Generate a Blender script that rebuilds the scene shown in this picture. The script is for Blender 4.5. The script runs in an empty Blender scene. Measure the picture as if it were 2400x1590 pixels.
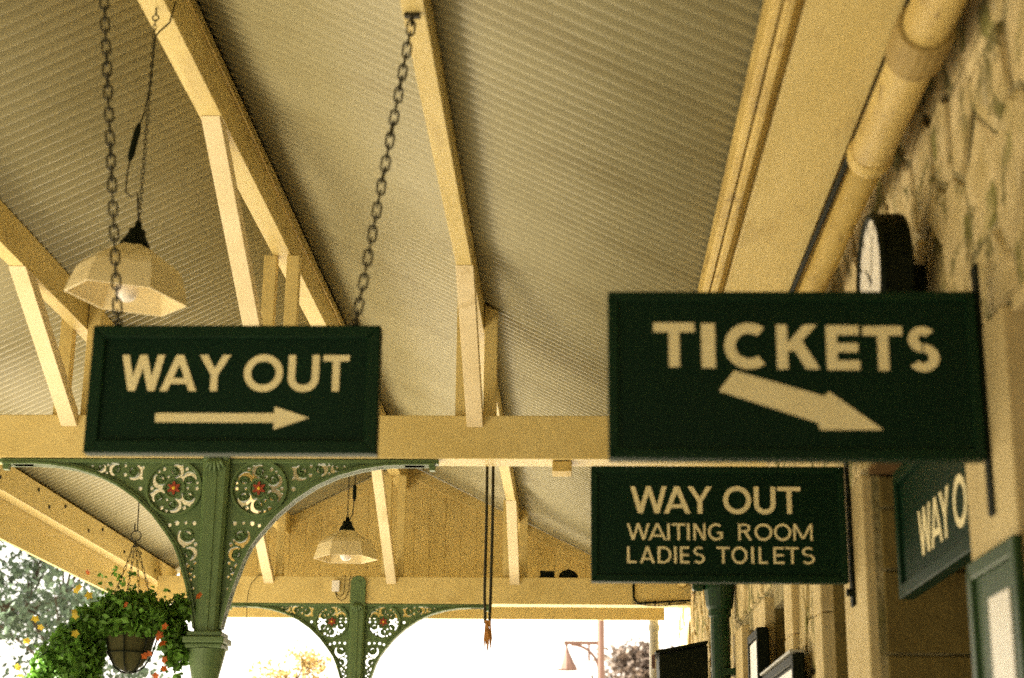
import bpy, bmesh, math, random
from mathutils import Vector, Matrix, Euler
random.seed(7)
R = math.radians
SC = bpy.context.scene
COL = SC.collection
EYE = 1.6          # eye height above the platform; the numbers below are heights relative to the eye

# ------------------------------------------------------------------ camera
cam_d = bpy.data.cameras.new('camera'); cam = bpy.data.objects.new('camera', cam_d); COL.objects.link(cam)
PITCH, YAW, ROLL = 0.2895, 0.0406, 0.0119
cp, sp, cy, sy = math.cos(PITCH), math.sin(PITCH), math.cos(YAW), math.sin(YAW)
fw = Vector((-sy*cp, cy*cp, sp)); rt = Vector((cy, sy, 0)); up = rt.cross(fw)
r2 = rt*math.cos(ROLL) + up*math.sin(ROLL); u2 = up*math.cos(ROLL) - rt*math.sin(ROLL)
M = Matrix.Identity(4)
for i in range(3):
    M[i][0], M[i][1], M[i][2] = r2[i], u2[i], -fw[i]
M[2][3] = EYE
cam.matrix_world = M
cam_d.sensor_width = 36; cam_d.lens = 57.13; cam_d.clip_start = 0.05; cam_d.clip_end = 2000
cam_d.dof.use_dof = True; cam_d.dof.focus_distance = 10.0; cam_d.dof.aperture_fstop = 2.6
SC.camera = cam

# ------------------------------------------------------------------ light
SUN_EL, SUN_AZ = 41.5, 270.0       # compass: 0 = +Y, 90 = +X
wd = bpy.data.worlds.new('World'); SC.world = wd; wd.use_nodes = True
nt = wd.node_tree; nt.nodes.clear()
sky = nt.nodes.new('ShaderNodeTexSky'); sky.sky_type = 'NISHITA'; sky.sun_disc = False
sky.sun_elevation = R(SUN_EL); sky.sun_rotation = R(SUN_AZ)
sky.air_density = 1.0; sky.dust_density = 4.0; sky.ozone_density = 0.6
mx = nt.nodes.new('ShaderNodeMix'); mx.data_type = 'RGBA'; mx.inputs['Factor'].default_value = 0.65
mx.inputs['B'].default_value = (9.5, 8.6, 7.2, 1)           # thin bright overcast, even all round
bg = nt.nodes.new('ShaderNodeBackground'); bg.inputs['Strength'].default_value = 0.05
wo = nt.nodes.new('ShaderNodeOutputWorld')
nt.links.new(sky.outputs[0], mx.inputs['A']); nt.links.new(mx.outputs['Result'], bg.inputs['Color']); nt.links.new(bg.outputs[0], wo.inputs[0])
sd = bpy.data.lights.new('sun', 'SUN'); sd.energy = 5.0; sd.angle = R(0.6); sd.color = (1.0, 0.95, 0.79)
sun = bpy.data.objects.new('sun', sd); COL.objects.link(sun)
sdir = Vector((math.sin(R(SUN_AZ))*math.cos(R(SUN_EL)), math.cos(R(SUN_AZ))*math.cos(R(SUN_EL)), math.sin(R(SUN_EL))))
sun.rotation_euler = (-sdir).to_track_quat('-Z', 'Y').to_euler(); sun.location = (-30, -8, 30)
vs = SC.view_settings
vs.view_transform = 'Standard'; vs.look = 'None'; vs.gamma = 1.0; vs.use_curve_mapping = False
vs.exposure = 3.12
SC.cycles.max_bounces = 10; SC.cycles.diffuse_bounces = 6
SC.cycles.use_denoising = False      # the sampling noise stands for the film's grain
SC.cycles.filter_width = 1.6; SC.cycles.sample_clamp_indirect = 1.5; SC.cycles.adaptive_threshold = 0.005

# ------------------------------------------------------------------ helpers
LOC = {}
def tag(o, label=None, cat=None, group=None, kind=None):
    if label: o['label'] = label
    if cat: o['category'] = cat
    if group: o['group'] = group
    if kind: o['kind'] = kind
    return o
def thing(name, loc, label, cat, group=None):
    o = bpy.data.objects.new(name, None); COL.objects.link(o); o.empty_display_size = 0.1
    w = Vector((loc[0], loc[1], loc[2]+EYE)); o.location = w; LOC[o.name] = w
    return tag(o, label, cat, group)
class MB:
    def __init__(s): s.v = []; s.f = []
    def add(s, vs_, fs):
        n = len(s.v); s.v += [tuple(q) for q in vs_]; s.f += [tuple(i+n for i in q) for q in fs]; return s
    def box(s, x0, x1, y0, y1, z0, z1):
        return s.add([(x0,y0,z0),(x1,y0,z0),(x1,y1,z0),(x0,y1,z0),(x0,y0,z1),(x1,y0,z1),(x1,y1,z1),(x0,y1,z1)],
                     [(0,3,2,1),(4,5,6,7),(0,1,5,4),(1,2,6,5),(2,3,7,6),(3,0,4,7)])
    def prism(s, poly, axis, a0, a1):
        """poly: 2D outline; axis 'x': (y,z)  'y': (x,z)  'z': (x,y)"""
        def P(q, a): return {'x': (a,q[0],q[1]), 'y': (q[0],a,q[1]), 'z': (q[0],q[1],a)}[axis]
        ar = sum(poly[i][0]*poly[(i+1)%len(poly)][1]-poly[(i+1)%len(poly)][0]*poly[i][1] for i in range(len(poly)))
        if ar < 0: poly = poly[::-1]
        n = len(poly); lo, hi = (a0, a1) if (axis != 'y') == (a0 < a1) else (a1, a0)
        vv = [P(q, lo) for q in poly] + [P(q, hi) for q in poly]
        ff = [tuple(range(n-1,-1,-1)), tuple(range(n, 2*n))] + [(i,(i+1)%n,(i+1)%n+n,i+n) for i in range(n)]
        return s.add(vv, ff)
    def tube(s, pts, r, n=8, closed=False, caps=True):
        pts = [Vector(p) for p in pts]; m = len(pts); rad = r if isinstance(r, (list, tuple)) else [r]*m
        base = len(s.v); prev = None
        for i, p in enumerate(pts):
            a = pts[(i-1) % m] if (closed or i > 0) else p
            b = pts[(i+1) % m] if (closed or i < m-1) else p
            t = (b-a).normalized() if (b-a).length > 1e-9 else Vector((0,0,1))
            if prev is None:
                prev = t.orthogonal().normalized()
            nrm = (prev - t*prev.dot(t))
            nrm = nrm.normalized() if nrm.length > 1e-6 else t.orthogonal().normalized()
            prev = nrm; bn = t.cross(nrm)
            for k in range(n):
                an = 2*math.pi*k/n
                s.v.append(tuple(p + (nrm*math.cos(an) + bn*math.sin(an))*rad[i]))
        for i in range(m if closed else m-1):
            j = (i+1) % m
            for k in range(n):
                l = (k+1) % n
                s.f.append((base+i*n+k, base+i*n+l, base+j*n+l, base+j*n+k))
        if not closed and caps:
            s.f.append(tuple(base+k for k in range(n-1,-1,-1))); s.f.append(tuple(base+(m-1)*n+k for k in range(n)))
        return s
    def lathe(s, prof, c, n=24, rot=0.0):
        """prof: list of (r, z); c: (x, y, z)"""
        base = len(s.v)
        for r_, z_ in prof:
            for k in range(n):
                a = 2*math.pi*k/n + rot
                s.v.append((c[0]+r_*math.cos(a), c[1]+r_*math.sin(a), c[2]+z_))
        for i in range(len(prof)-1):
            for k in range(n):
                l = (k+1) % n
                s.f.append((base+i*n+k, base+i*n+l, base+(i+1)*n+l, base+(i+1)*n+k))
        return s
    def build(s, name, mat, parent=None, smooth=False, bevel=0.0, kind=None, seg=2):
        o0 = LOC[parent.name] if parent is not None else Vector((0,0,0))
        me = bpy.data.meshes.new(name)
        me.from_pydata([(a-o0.x, b-o0.y, c+EYE-o0.z) for a, b, c in s.v], [], s.f); me.update()
        bm = bmesh.new(); bm.from_mesh(me); bmesh.ops.recalc_face_normals(bm, faces=bm.faces); bm.to_mesh(me); bm.free()
        if smooth:
            me.polygons.foreach_set('use_smooth', [True]*len(me.polygons))
        o = bpy.data.objects.new(name, me); COL.objects.link(o)
        if mat: me.materials.append(mat)
        if parent is not None: o.parent = parent
        LOC[o.name] = o0
        if bevel:
            b = o.modifiers.new('bevel', 'BEVEL'); b.width = bevel; b.segments = seg; b.limit_method = 'ANGLE'; b.angle_limit = R(35)
        if kind: o['kind'] = kind
        return o
def at_origin(mb, parent):
    """shift a shape drawn round 0,0,0 so that it is built round its parent's own origin"""
    o0 = LOC[parent.name]; mb.v = [(a+o0.x, b+o0.y, c+o0.z-EYE) for a, b, c in mb.v]; return mb
def inst(src, name, parent, mtx):
    """another object sharing src's mesh; mtx in eye coordinates"""
    o = bpy.data.objects.new(name, src.data); COL.objects.link(o)
    o0 = LOC[parent.name] if parent is not None else Vector((0,0,0))
    if parent is not None: o.parent = parent
    o.matrix_local = Matrix.Translation(Vector((0,0,EYE))-o0) @ mtx
    LOC[o.name] = o0
    return o
def kids(o): return [c for c in bpy.data.objects if c.parent == o]
def dup(o, delta, parent=None):
    c = o.copy(); COL.objects.link(c)
    if parent is None: c.location = o.location + Vector(delta)
    else: c.parent = parent
    for ch in KIDS.get(o.name, []): dup(ch, delta, c)
    return c
KIDS = {}
def index_kids():
    KIDS.clear()
    for o in bpy.data.objects:
        if o.parent: KIDS.setdefault(o.parent.name, []).append(o)

# ------------------------------------------------------------------ materials
def mat(name, c1, c2=None, scale=6.0, rough=0.6, bump=0.0, bscale=40.0, stain=None, spec=0.3, stretch=(1,1,1), metal=0.0, island=0.0, coat=0.0):
    """c1/c2 mixed by noise; stain = (colour, scale, threshold, strength): patches of dirt with their own outline"""
    m = bpy.data.materials.new(name); m.use_nodes = True; n = m.node_tree; n.nodes.clear()
    out = n.nodes.new('ShaderNodeOutputMaterial'); b = n.nodes.new('ShaderNodeBsdfPrincipled')
    n.links.new(b.outputs[0], out.inputs[0])
    b.inputs['Roughness'].default_value = rough; b.inputs['Metallic'].default_value = metal
    b.inputs['Specular IOR Level'].default_value = spec; b.inputs['Coat Weight'].default_value = coat
    tc = n.nodes.new('ShaderNodeTexCoord'); mp = n.nodes.new('ShaderNodeMapping'); mp.inputs['Scale'].default_value = stretch
    n.links.new(tc.outputs['Object'], mp.inputs['Vector'])
    oi = n.nodes.new('ShaderNodeObjectInfo'); ad = n.nodes.new('ShaderNodeVectorMath'); ad.operation = 'MULTIPLY_ADD'
    cb = n.nodes.new('ShaderNodeCombineXYZ')
    for k in range(3): n.links.new(oi.outputs['Random'], cb.inputs[k])
    ad.inputs[1].default_value = (13.0, 7.0, 17.0)
    n.links.new(cb.outputs[0], ad.inputs[0]); n.links.new(mp.outputs[0], ad.inputs[2])
    vec = ad.outputs[0]
    def noise(sc, det=6, rg=0.6):
        t = n.nodes.new('ShaderNodeTexNoise'); t.inputs['Scale'].default_value = sc; t.inputs['Detail'].default_value = det; t.inputs['Roughness'].default_value = rg
        n.links.new(vec, t.inputs['Vector']); return t.outputs['Fac']
    def mixc(f, a, c):
        x = n.nodes.new('ShaderNodeMix'); x.data_type = 'RGBA'
        for sock, val in ((x.inputs['Factor'], f), (x.inputs['A'], a), (x.inputs['B'], c)):
            if hasattr(val, 'links'): n.links.new(val, sock)
            else: sock.default_value = val if isinstance(val, float) else (*val, 1)
        return x.outputs['Result']
    def ramp(f, lo, hi):
        x = n.nodes.new('ShaderNodeMapRange'); x.inputs['From Min'].default_value = lo; x.inputs['From Max'].default_value = hi
        n.links.new(f, x.inputs['Value']); return x.outputs['Result']
    col = c1
    if c2 is not None: col = mixc(ramp(noise(scale), 0.3, 0.7), c1, c2)
    if island:
        g = n.nodes.new('ShaderNodeNewGeometry'); hs = n.nodes.new('ShaderNodeHueSaturation')
        hs.inputs['Value'].default_value = 1.0
        mr = n.nodes.new('ShaderNodeMapRange'); mr.inputs['To Min'].default_value = 1-island; mr.inputs['To Max'].default_value = 1+island
        n.links.new(g.outputs['Random Per Island'], mr.inputs['Value']); n.links.new(mr.outputs[0], hs.inputs['Value'])
        if hasattr(col, 'links'): n.links.new(col, hs.inputs['Color'])
        else: hs.inputs['Color'].default_value = (*col, 1)
        col = hs.outputs[0]
    for st in (stain if isinstance(stain, list) else [stain] if stain else []):
        f = ramp(noise(st[1], 8, 0.65), st[2], st[2]+0.08)
        mu = n.nodes.new('ShaderNodeMath'); mu.operation = 'MULTIPLY'; mu.inputs[1].default_value = st[3]; n.links.new(f, mu.inputs[0])
        col = mixc(mu.outputs[0], col, st[0])
    if hasattr(col, 'links'): n.links.new(col, b.inputs['Base Color'])
    else: b.inputs['Base Color'].default_value = (*col, 1)
    if bump:
        bp = n.nodes.new('ShaderNodeBump'); bp.inputs['Strength'].default_value = 1.0; bp.inputs['Distance'].default_value = bump
        n.links.new(noise(bscale, 6), bp.inputs['Height']); n.links.new(bp.outputs[0], b.inputs['Normal'])
    return m
def leaf_mat(name, c, var=0.35, trans=0.35):
    m = mat(name, c, tuple(q*0.6 for q in c), 3.0, 0.55, island=var)
    n = m.node_tree; out = [k for k in n.nodes if k.type == 'OUTPUT_MATERIAL'][0]; b = [k for k in n.nodes if k.type == 'BSDF_PRINCIPLED'][0]
    tr = n.nodes.new('ShaderNodeBsdfTranslucent'); ms = n.nodes.new('ShaderNodeMixShader'); ms.inputs[0].default_value = trans
    src = b.inputs['Base Color'].links[0].from_socket
    n.links.new(src, tr.inputs['Color'])
    n.links.new(b.outputs[0], ms.inputs[1]); n.links.new(tr.outputs[0], ms.inputs[2]); n.links.new(ms.outputs[0], out.inputs[0])
    return m
CREAM = mat('cream_paint', (0.65,0.52,0.225), (0.56,0.435,0.165), 4.0, 0.5, 0.002, 50, [((0.26,0.17,0.05), 30.0, 0.67, 0.7), ((0.38,0.27,0.09), 6.0, 0.57, 0.32)])
CREAM_RUN = mat('cream_paint_long_timber', (0.65,0.52,0.225), (0.55,0.43,0.16), 5.0, 0.5, 0.002, 50, [((0.26,0.17,0.05), 34.0, 0.66, 0.7), ((0.36,0.26,0.09), 7.0, 0.56, 0.32)], stretch=(1,0.22,1))
CREAM_LIT = mat('lit_cream_paint', (0.72,0.61,0.40), (0.65,0.53,0.31), 4.0, 0.5, 0.002, 50, [((0.34,0.23,0.09), 30.0, 0.66, 0.7), ((0.46,0.35,0.15), 6.0, 0.58, 0.45)])  # paler copy of the cream; ground-lit brightness put into the braces' colour
CREAM_OLD = mat('weathered_cream_paint', (0.60,0.45,0.155), (0.46,0.325,0.09), 8.0, 0.6, 0.003, 40, [((0.20,0.13,0.035), 18.0, 0.58, 0.8), ((0.32,0.22,0.07), 5.0, 0.52, 0.5)], stretch=(1,0.3,1))
SHEET = mat('sheet_paint', (0.350,0.318,0.190), (0.295,0.266,0.146), 1.2, 0.38, 0.0, 40, [((0.17,0.13,0.045), 24.0, 0.70, 0.7), ((0.27,0.235,0.125), 2.4, 0.55, 0.5)], spec=0.5, stretch=(0.16,1,1))
SIGN_GREEN = mat('sign_green_enamel', (0.0018,0.0145,0.006), (0.0025,0.018,0.0072), 3.0, 0.5, spec=0.12)
SIGN_EDGE = mat('sign_frame_green', (0.003,0.0215,0.0072), (0.0025,0.017,0.006), 8.0, 0.5, spec=0.15)
LETTER = mat('cream_lettering', (0.80,0.71,0.44), (0.74,0.64,0.37), 10.0, 0.5)
IRON_GREEN = mat('green_iron_paint', (0.105,0.165,0.066), (0.082,0.132,0.05), 9.0, 0.45, 0.001, 80, [((0.16,0.10,0.03), 24.0, 0.72, 0.5)])
MID_GREEN = mat('board_green_paint', (0.020,0.052,0.010), (0.016,0.043,0.009), 8.0, 0.45)
DARK_GREEN = mat('dark_green_pipe_paint', (0.006,0.032,0.010), (0.005,0.026,0.008), 8.0, 0.4)
BLACK_IRON = mat('black_iron', (0.004,0.007,0.003), (0.007,0.009,0.004), 30.0, 0.55, 0.0006, 120, spec=0.08)
RUST_IRON = mat('dark_chain_iron', (0.016,0.016,0.005), (0.028,0.022,0.008), 40.0, 0.6)
SOCKET = mat('brown_socket_paint', (0.26,0.18,0.055), (0.36,0.26,0.09), 14.0, 0.7, 0.002, 40)  # brown, darker than the pipe's own paint
STONE = mat('rubble_stone', (0.62,0.50,0.28), (0.36,0.28,0.11), 6.0, 0.9, 0.012, 20, [((0.085,0.078,0.015), 7.0, 0.515, 0.85), ((0.22,0.21,0.05), 3.5, 0.55, 0.55), ((0.56,0.47,0.30), 12.0, 0.58, 0.6)])
MORTAR = mat('mossy_mortar', (0.13,0.115,0.035), (0.44,0.36,0.20), 5.0, 0.95, 0.02, 30)
DRESSED = mat('dressed_stone', (0.56,0.45,0.235), (0.45,0.35,0.165), 5.0, 0.8, 0.004, 30, [((0.36,0.26,0.11), 11.0, 0.63, 0.6)])
SHADED_STONE = mat('shaded_reveal_stone', (0.19,0.14,0.04), (0.13,0.095,0.025), 4.0, 0.85, 0.006, 25, [((0.10,0.07,0.02), 9.0, 0.60, 0.6)])  # darkened stone: the shade of the passage is put into its colour
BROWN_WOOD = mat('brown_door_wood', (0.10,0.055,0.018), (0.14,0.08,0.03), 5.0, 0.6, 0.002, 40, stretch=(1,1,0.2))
DARK_GLASS = mat('dark_pane', (0.03,0.03,0.02), None, rough=0.08, spec=0.5)
LAMP_SHADE = mat('lamp_shade_enamel', (0.72,0.62,0.38), (0.66,0.55,0.31), 5.0, 0.45, 0, 40, [((0.36,0.25,0.10), 40.0, 0.68, 0.6)])
WHITE = mat('white_face', (0.80,0.76,0.70), (0.74,0.70,0.64), 4.0, 0.4)
WHITE_PIPE = mat('white_pipe_paint', (0.34,0.33,0.29), (0.28,0.27,0.23), 4.0, 0.45)
RED = mat('red_petal_paint', (0.30,0.05,0.022), (0.24,0.04,0.02), 20.0, 0.5)
YELLOW = mat('yellow_paint', (0.75,0.50,0.04), None, rough=0.5)
ORANGE_P = leaf_mat('orange_petal', (0.50,0.115,0.02), 0.3, 0.35)
YELLOW_P = leaf_mat('yellow_petal', (0.62,0.46,0.05), 0.2, 0.35)
LEAF = leaf_mat('basket_leaf', (0.125,0.27,0.036), 0.6, 0.35)
TREE_LEAF = leaf_mat('tree_leaf', (0.115,0.165,0.105), 0.55, 0.3)
SHRUB_LEAF = leaf_mat('shrub_leaf', (0.46,0.32,0.12), 0.4, 0.4)
FAR_LEAF = leaf_mat('far_tree_leaf', (0.12,0.085,0.065), 0.4, 0.2)
BARK = mat('bark', (0.06,0.042,0.024), (0.04,0.028,0.016), 6.0, 0.9, 0.02, 14)
COIR = mat('coir_liner', (0.036,0.036,0.010), (0.054,0.050,0.016), 30.0, 0.95, 0.006, 60)
ROPE = mat('frayed_rope', (0.46,0.22,0.06), (0.36,0.16,0.04), 60.0, 0.9)
BULB = mat('bulb_glass', (0.72,0.66,0.60), None, rough=0.08, spec=0.6)
POST_PINK = mat('pale_post_paint', (0.14,0.075,0.055), (0.12,0.065,0.05), 4.0, 0.6)
PAVING = mat('platform_tarmac', (0.14,0.125,0.095), (0.11,0.095,0.072), 1.5, 0.85, 0.002, 30)
EDGE = mat('pale_edge_slabs', (0.60,0.54,0.45), (0.52,0.46,0.38), 1.5, 0.85, 0.002, 30)
BALLAST = mat('track_ballast', (0.42,0.37,0.29), (0.34,0.30,0.23), 9.0, 0.95, 0.03, 12)
BANK = mat('dark_blocker_bank', (0.045,0.07,0.02), (0.03,0.045,0.015), 0.9, 0.95, 0.3, 3)
EARTH = mat('dry_grass_ground', (0.20,0.20,0.07), (0.26,0.22,0.10), 0.8, 0.95)

# ------------------------------------------------------------------ ground
def struct(o): o['kind'] = 'structure'; return o
FL = -EYE
struct(MB().box(-400, 400, -300, 700, FL-2.0, FL-1.0).build('ground', EARTH))
struct(MB().box(-5.4, 8.0, -40, 60, FL-0.99, FL).build('platform', PAVING))
struct(MB().box(-5.4, -3.9, 1.5, 60, FL+0.001, FL+0.005).build('platform_edge', EDGE))
struct(MB().box(-3.89, 8.0, 15.6, 60, FL+0.001, FL+0.005).build('bounce_slabs', EDGE))  # unseen pale slabs beyond the canopy, added to bounce sunlight onto the gable
struct(MB().box(-40.0, -10.3, 2.5, 90, FL-0.99, FL-0.05).build('bounce_paving', EDGE))  # unseen pale paving across the line, added as a reflector for sunlight
struct(MB().box(-10.2, -5.42, -60, 90, FL-0.995, FL-0.85).build('track_bed', BALLAST))

# unseen dark bank across the line, added to block low sky light
struct(MB().prism([(-15.0,FL-0.5),(-17.0,FL+1.0),(-20.0,FL+7.0),(-24.0,FL+11.0),(-40.0,FL+12.0),(-40.0,FL-0.5)], 'y', -90, 15.0).build('light_block_bank', BANK))
# ------------------------------------------------------------------ canopy
XR, DX, SLOPE, APEX = -1.585, 1.0645, 0.495, 3.205
Y1, Y2 = 8.2, 14.0
YN, YF = -13.0, 14.95
def zs(x): return APEX - SLOPE*abs(x-XR)
canopy = thing('station_canopy', (XR, 6, FL), 'corrugated gable roof of the platform canopy with its purlins and cream eaves boards', 'canopy roof')
def sheet(xa, xb):
    mb = MB(); pitch, amp, ns = 0.0765, 0.0138, 10
    n = int((YF-YN)/pitch*ns); m = 3
    for j in range(n+1):
        y = YN + j*pitch/ns; w = amp + amp*math.cos(2*math.pi*j/ns)
        for i in range(m):
            x = xa + (xb-xa)*i/(m-1); mb.v.append((x, y, zs(x)+w+0.0015))
    for j in range(n):
        for i in range(m-1):
            a = j*m+i; mb.f.append((a, a+1, a+m+1, a+m))
    o = mb.build('roof_sheet', SHEET, canopy, smooth=True)
    s = o.modifiers.new('thickness', 'SOLIDIFY'); s.thickness = 0.002; s.offset = 0
    return o
sheet(XR-0.002, -3.86); sheet(XR+0.002, 0.62)
MB().prism([(XR-0.09, APEX-0.02), (XR, APEX+0.03), (XR+0.09, APEX-0.02), (XR+0.09, APEX+0.0), (XR, APEX+0.05), (XR-0.09, APEX+0.0)], 'y', YN, YF+0.02).build('ridge_cap', SHEET, canopy)
rb = MB().prism([(-1.635,2.93),(-1.535,2.93),(-1.535,zs(-1.535)-0.002),(XR,APEX-0.002),(-1.635,zs(-1.635)-0.002)], 'y', YN, 14.72).build('ridge_beam', CREAM_RUN, canopy, bevel=0.004)
pts = [(-1.529+0.003*math.sin(y*2.1), y, 3.098+0.008*math.sin(y*1.3)) for y in [YN+0.25*i for i in range(110)]]
MB().tube(pts, 0.0055, 6).build('cable', CREAM_OLD, rb)
for x0, x1 in ((-2.690,-2.615), (-0.560,-0.485)):
    MB().prism([(x0,2.51),(x1,2.51),(x1,zs(x1)-0.002),(x0,zs(x0)-0.002)], 'y', YN, 14.72).build('purlin', CREAM_RUN, canopy, bevel=0.004)
# left eaves: beam under the sheet edge and a lower valance board outside it, with bolts
eb = MB().box(-3.728, -3.63, YN, 14.70, 1.985, 2.172).build('eaves_beam', CREAM_RUN, canopy, bevel=0.004)
for k, y in enumerate([9.95, 10.7, 10.95, 11.3, 11.9, 12.25, 12.9, 13.4, 13.9]):
    at_origin(MB().lathe([(0.0,0.0),(0.013,0.0),(0.013,0.006),(0.0,0.006)], (0,0,0), 8), eb).build('bolt', RUST_IRON, eb).matrix_local = Matrix.Translation(Vector((-3.627,y,2.055+0.07*(k%2)+EYE))-LOC[canopy.name]) @ Matrix.Rotation(R(90),4,'Y')
MB().box(-3.756, -3.731, YN, 14.76, 1.735, 2.13).build('valance_board', CREAM_RUN, canopy, bevel=0.003)
# right eaves: moulded beam and boarded soffit
MB().prism([(0.515,zs(0.515)-0.003),(0.515,2.078),(0.521,2.070),(0.538,2.066),(0.538,2.092),(0.547,2.092),(0.547,2.064),(0.553,2.055),(0.570,2.053),(0.578,2.060),(0.60,2.085),(0.60,zs(0.60)-0.003)], 'y', YN, 14.70).build('eaves_moulding', CREAM_OLD, canopy)
MB().box(0.604, 0.862, YN, 14.70, 2.068, 2.088).build('soffit_board', CREAM_RUN, canopy, bevel=0.002)
MB().box(0.604, 0.624, YN, 14.70, 2.09, 2.16).build('eaves_board', CREAM, canopy)
MB().box(0.626, 1.04, YN, 14.70, 2.125, 2.15).build('sky_leak_lining', CREAM_OLD, canopy)  # added to shut out sky light between soffit and wall
MB().prism([(0.626,2.152),(1.2,2.152),(1.2,2.35),(0.626,2.20)], 'y', YN, 14.70).build('sky_leak_flashing', SHEET, canopy)  # unseen cover over the same gap, added against the sky leak
pts = [(0.868+0.003*math.sin(y*1.7), y, 2.053+0.004*math.sin(y*0.9)) for y in [1+0.3*i for i in range(46)]]
MB().tube(pts, 0.0095, 6).build('eaves_cable', BLACK_IRON, canopy)

# trusses: tie beam, paired posts, raking braces
def truss(Y, label):
    t = thing('roof_truss', (XR, Y, FL), label, 'roof truss', 'timber roof trusses of the canopy')
    MB().box(-3.625, 0.99, Y, Y+0.19, 1.80, 2.03).build('tie_beam', CREAM, t, bevel=0.005)
    for xc, w, zt in ((XR-DX, 0.0375, None), (XR, 0.026, 2.927), (XR+DX, 0.0375, None)):
        for sgn in (-1, 1):
            a, b = sorted((xc+sgn*(w+0.002), xc+sgn*(w+0.070)))
            ta, tb = (zs(a)-0.012, zs(b)-0.012) if zt is None else (zt, zt)
            MB().prism([(a,2.032),(b,2.032),(b,tb),(a,ta)], 'y', Y+0.035, Y+0.105).build('post', CREAM, t, bevel=0.003)
    for xc, zt, ya in ((XR-DX, 2.508, Y-1.0), (XR, 2.928, Y-1.77), (XR+DX, 2.508, Y-1.0)):
        ye, ze = Y-0.003, 1.965; L = math.hypot(ye-ya, zt-ze); cs, sn = (ye-ya)/L, (zt-ze)/L; th = 0.075
        poly = [(ya,zt),(ye,ze),(ye,ze+th/cs),(ya+th/sn,zt)]
        MB().prism(poly, 'x', xc-0.042, xc+0.042).build('brace', CREAM_LIT, t, bevel=0.003)
    return t
tr1 = truss(Y1, 'nearer timber roof truss, its cream tie beam crossing behind the two big signs')
tr2 = truss(Y2, 'farther timber roof truss in front of the boarded gable end')
MB().prism([(-0.118,1.796),(-0.018,1.796),(-0.018,1.742),(-0.118,1.742)], 'y', Y1+0.03, Y1+0.17).build('saddle_block', CREAM_OLD, tr1, bevel=0.004)

# boarded gable end
gab = thing('gable_end', (XR, 14.75, FL), 'boarded cream gable end closing the far end of the canopy', 'gable wall')
x = -3.62; pb = 0.143
while x < 0.49:
    a, b = x+0.0007, min(x+pb-0.0007, 0.51)
    poly = [(a,1.76),(b,1.76),(b,zs(b)-0.004)] + ([(XR,APEX-0.004)] if a < XR < b else []) + [(a,zs(a)-0.004)]
    d = random.uniform(-0.002, 0.002)
    MB().prism(poly, 'y', 14.752+d, 14.774+d).build('board', CREAM, gab, bevel=0.003)
    x += pb
poly = [(-3.62,1.77),(0.51,1.77),(0.51,zs(0.51)-0.01),(XR,APEX-0.01),(-3.62,zs(-3.62)-0.01)]
MB().prism(poly, 'y', 14.782, 14.80).build('backing', CREAM_OLD, gab)
MB().box(-3.62, 0.80, 14.690, 14.720, 1.755, 2.02).build('fascia_board', CREAM, gab, bevel=0.004)
for sg in (-1, 1):
    xe = -3.60 if sg < 0 else 0.50; xa = XR+sg*0.055
    MB().prism([(xa,zs(xa)-0.008),(xe,zs(xe)-0.008),(xe,zs(xe)-0.12),(xa,zs(xa)-0.12)], 'y', 14.722, 14.744).build('barge_rail', CREAM, gab, bevel=0.003)

# ------------------------------------------------------------------ cast iron column with pierced brackets
ARCH = [(1.13,0.030),(1.077,0.031),(0.97,0.031),(0.869,0.036),(0.75,0.055),(0.634,0.088),(0.52,0.142),(0.41,0.217),(0.32,0.300),(0.246,0.391),(0.200,0.455),(0.168,0.525),(0.121,0.666),(0.092,0.78),(0.072,0.875)]
def arch_t(s):
    for (a, ta), (b, tb) in zip(ARCH, ARCH[1:]):
        if b <= s <= a: return ta + (tb-ta)*(s-a)/(b-a)
    return 0.0 if s > 1.13 else 0.9
RC = (0.222, 0.153); RR = 0.142
SCROLLS = []; DOTS = []
for k in range(6):
    a = R(60*k+30); SCROLLS.append((RC[0]+0.088*math.cos(a), RC[1]+0.088*math.sin(a), 0.027, 60*k+30+(70 if k%2 else -80)))
    a2 = R(60*k); DOTS.append((RC[0]+0.118*math.cos(a2), RC[1]+0.118*math.sin(a2), 0.008)); DOTS.append((RC[0]+0.070*math.cos(a2), RC[1]+0.070*math.sin(a2), 0.006))
    a3 = R(60*k+14); DOTS.append((RC[0]+0.122*math.cos(a3), RC[1]+0.122*math.sin(a3), 0.006))
SCROLLS += [(0.440,0.066,0.030,150),(0.535,0.055,0.024,-20),(0.615,0.046,0.016,140),(0.140,0.400,0.034,60),(0.122,0.495,0.026,200),(0.110,0.575,0.017,20)]
DOTS += [(0.395,0.045,0.008),(0.397,0.100,0.007),(0.487,0.034,0.007),(0.485,0.082,0.008),(0.580,0.030,0.006),(0.582,0.072,0.006),(0.400,0.155,0.009),(0.66,0.035,0.005),
         (0.195,0.335,0.010),(0.105,0.335,0.009),(0.232,0.345,0.008),(0.150,0.333,0.007),(0.092,0.445,0.008),(0.152,0.452,0.008),(0.088,0.54,0.007),(0.128,0.548,0.006),(0.088,0.61,0.006),(0.103,0.625,0.005),(0.088,0.67,0.005)]
def angd(a, b): return abs((a-b+180) % 360 - 180)
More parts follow.
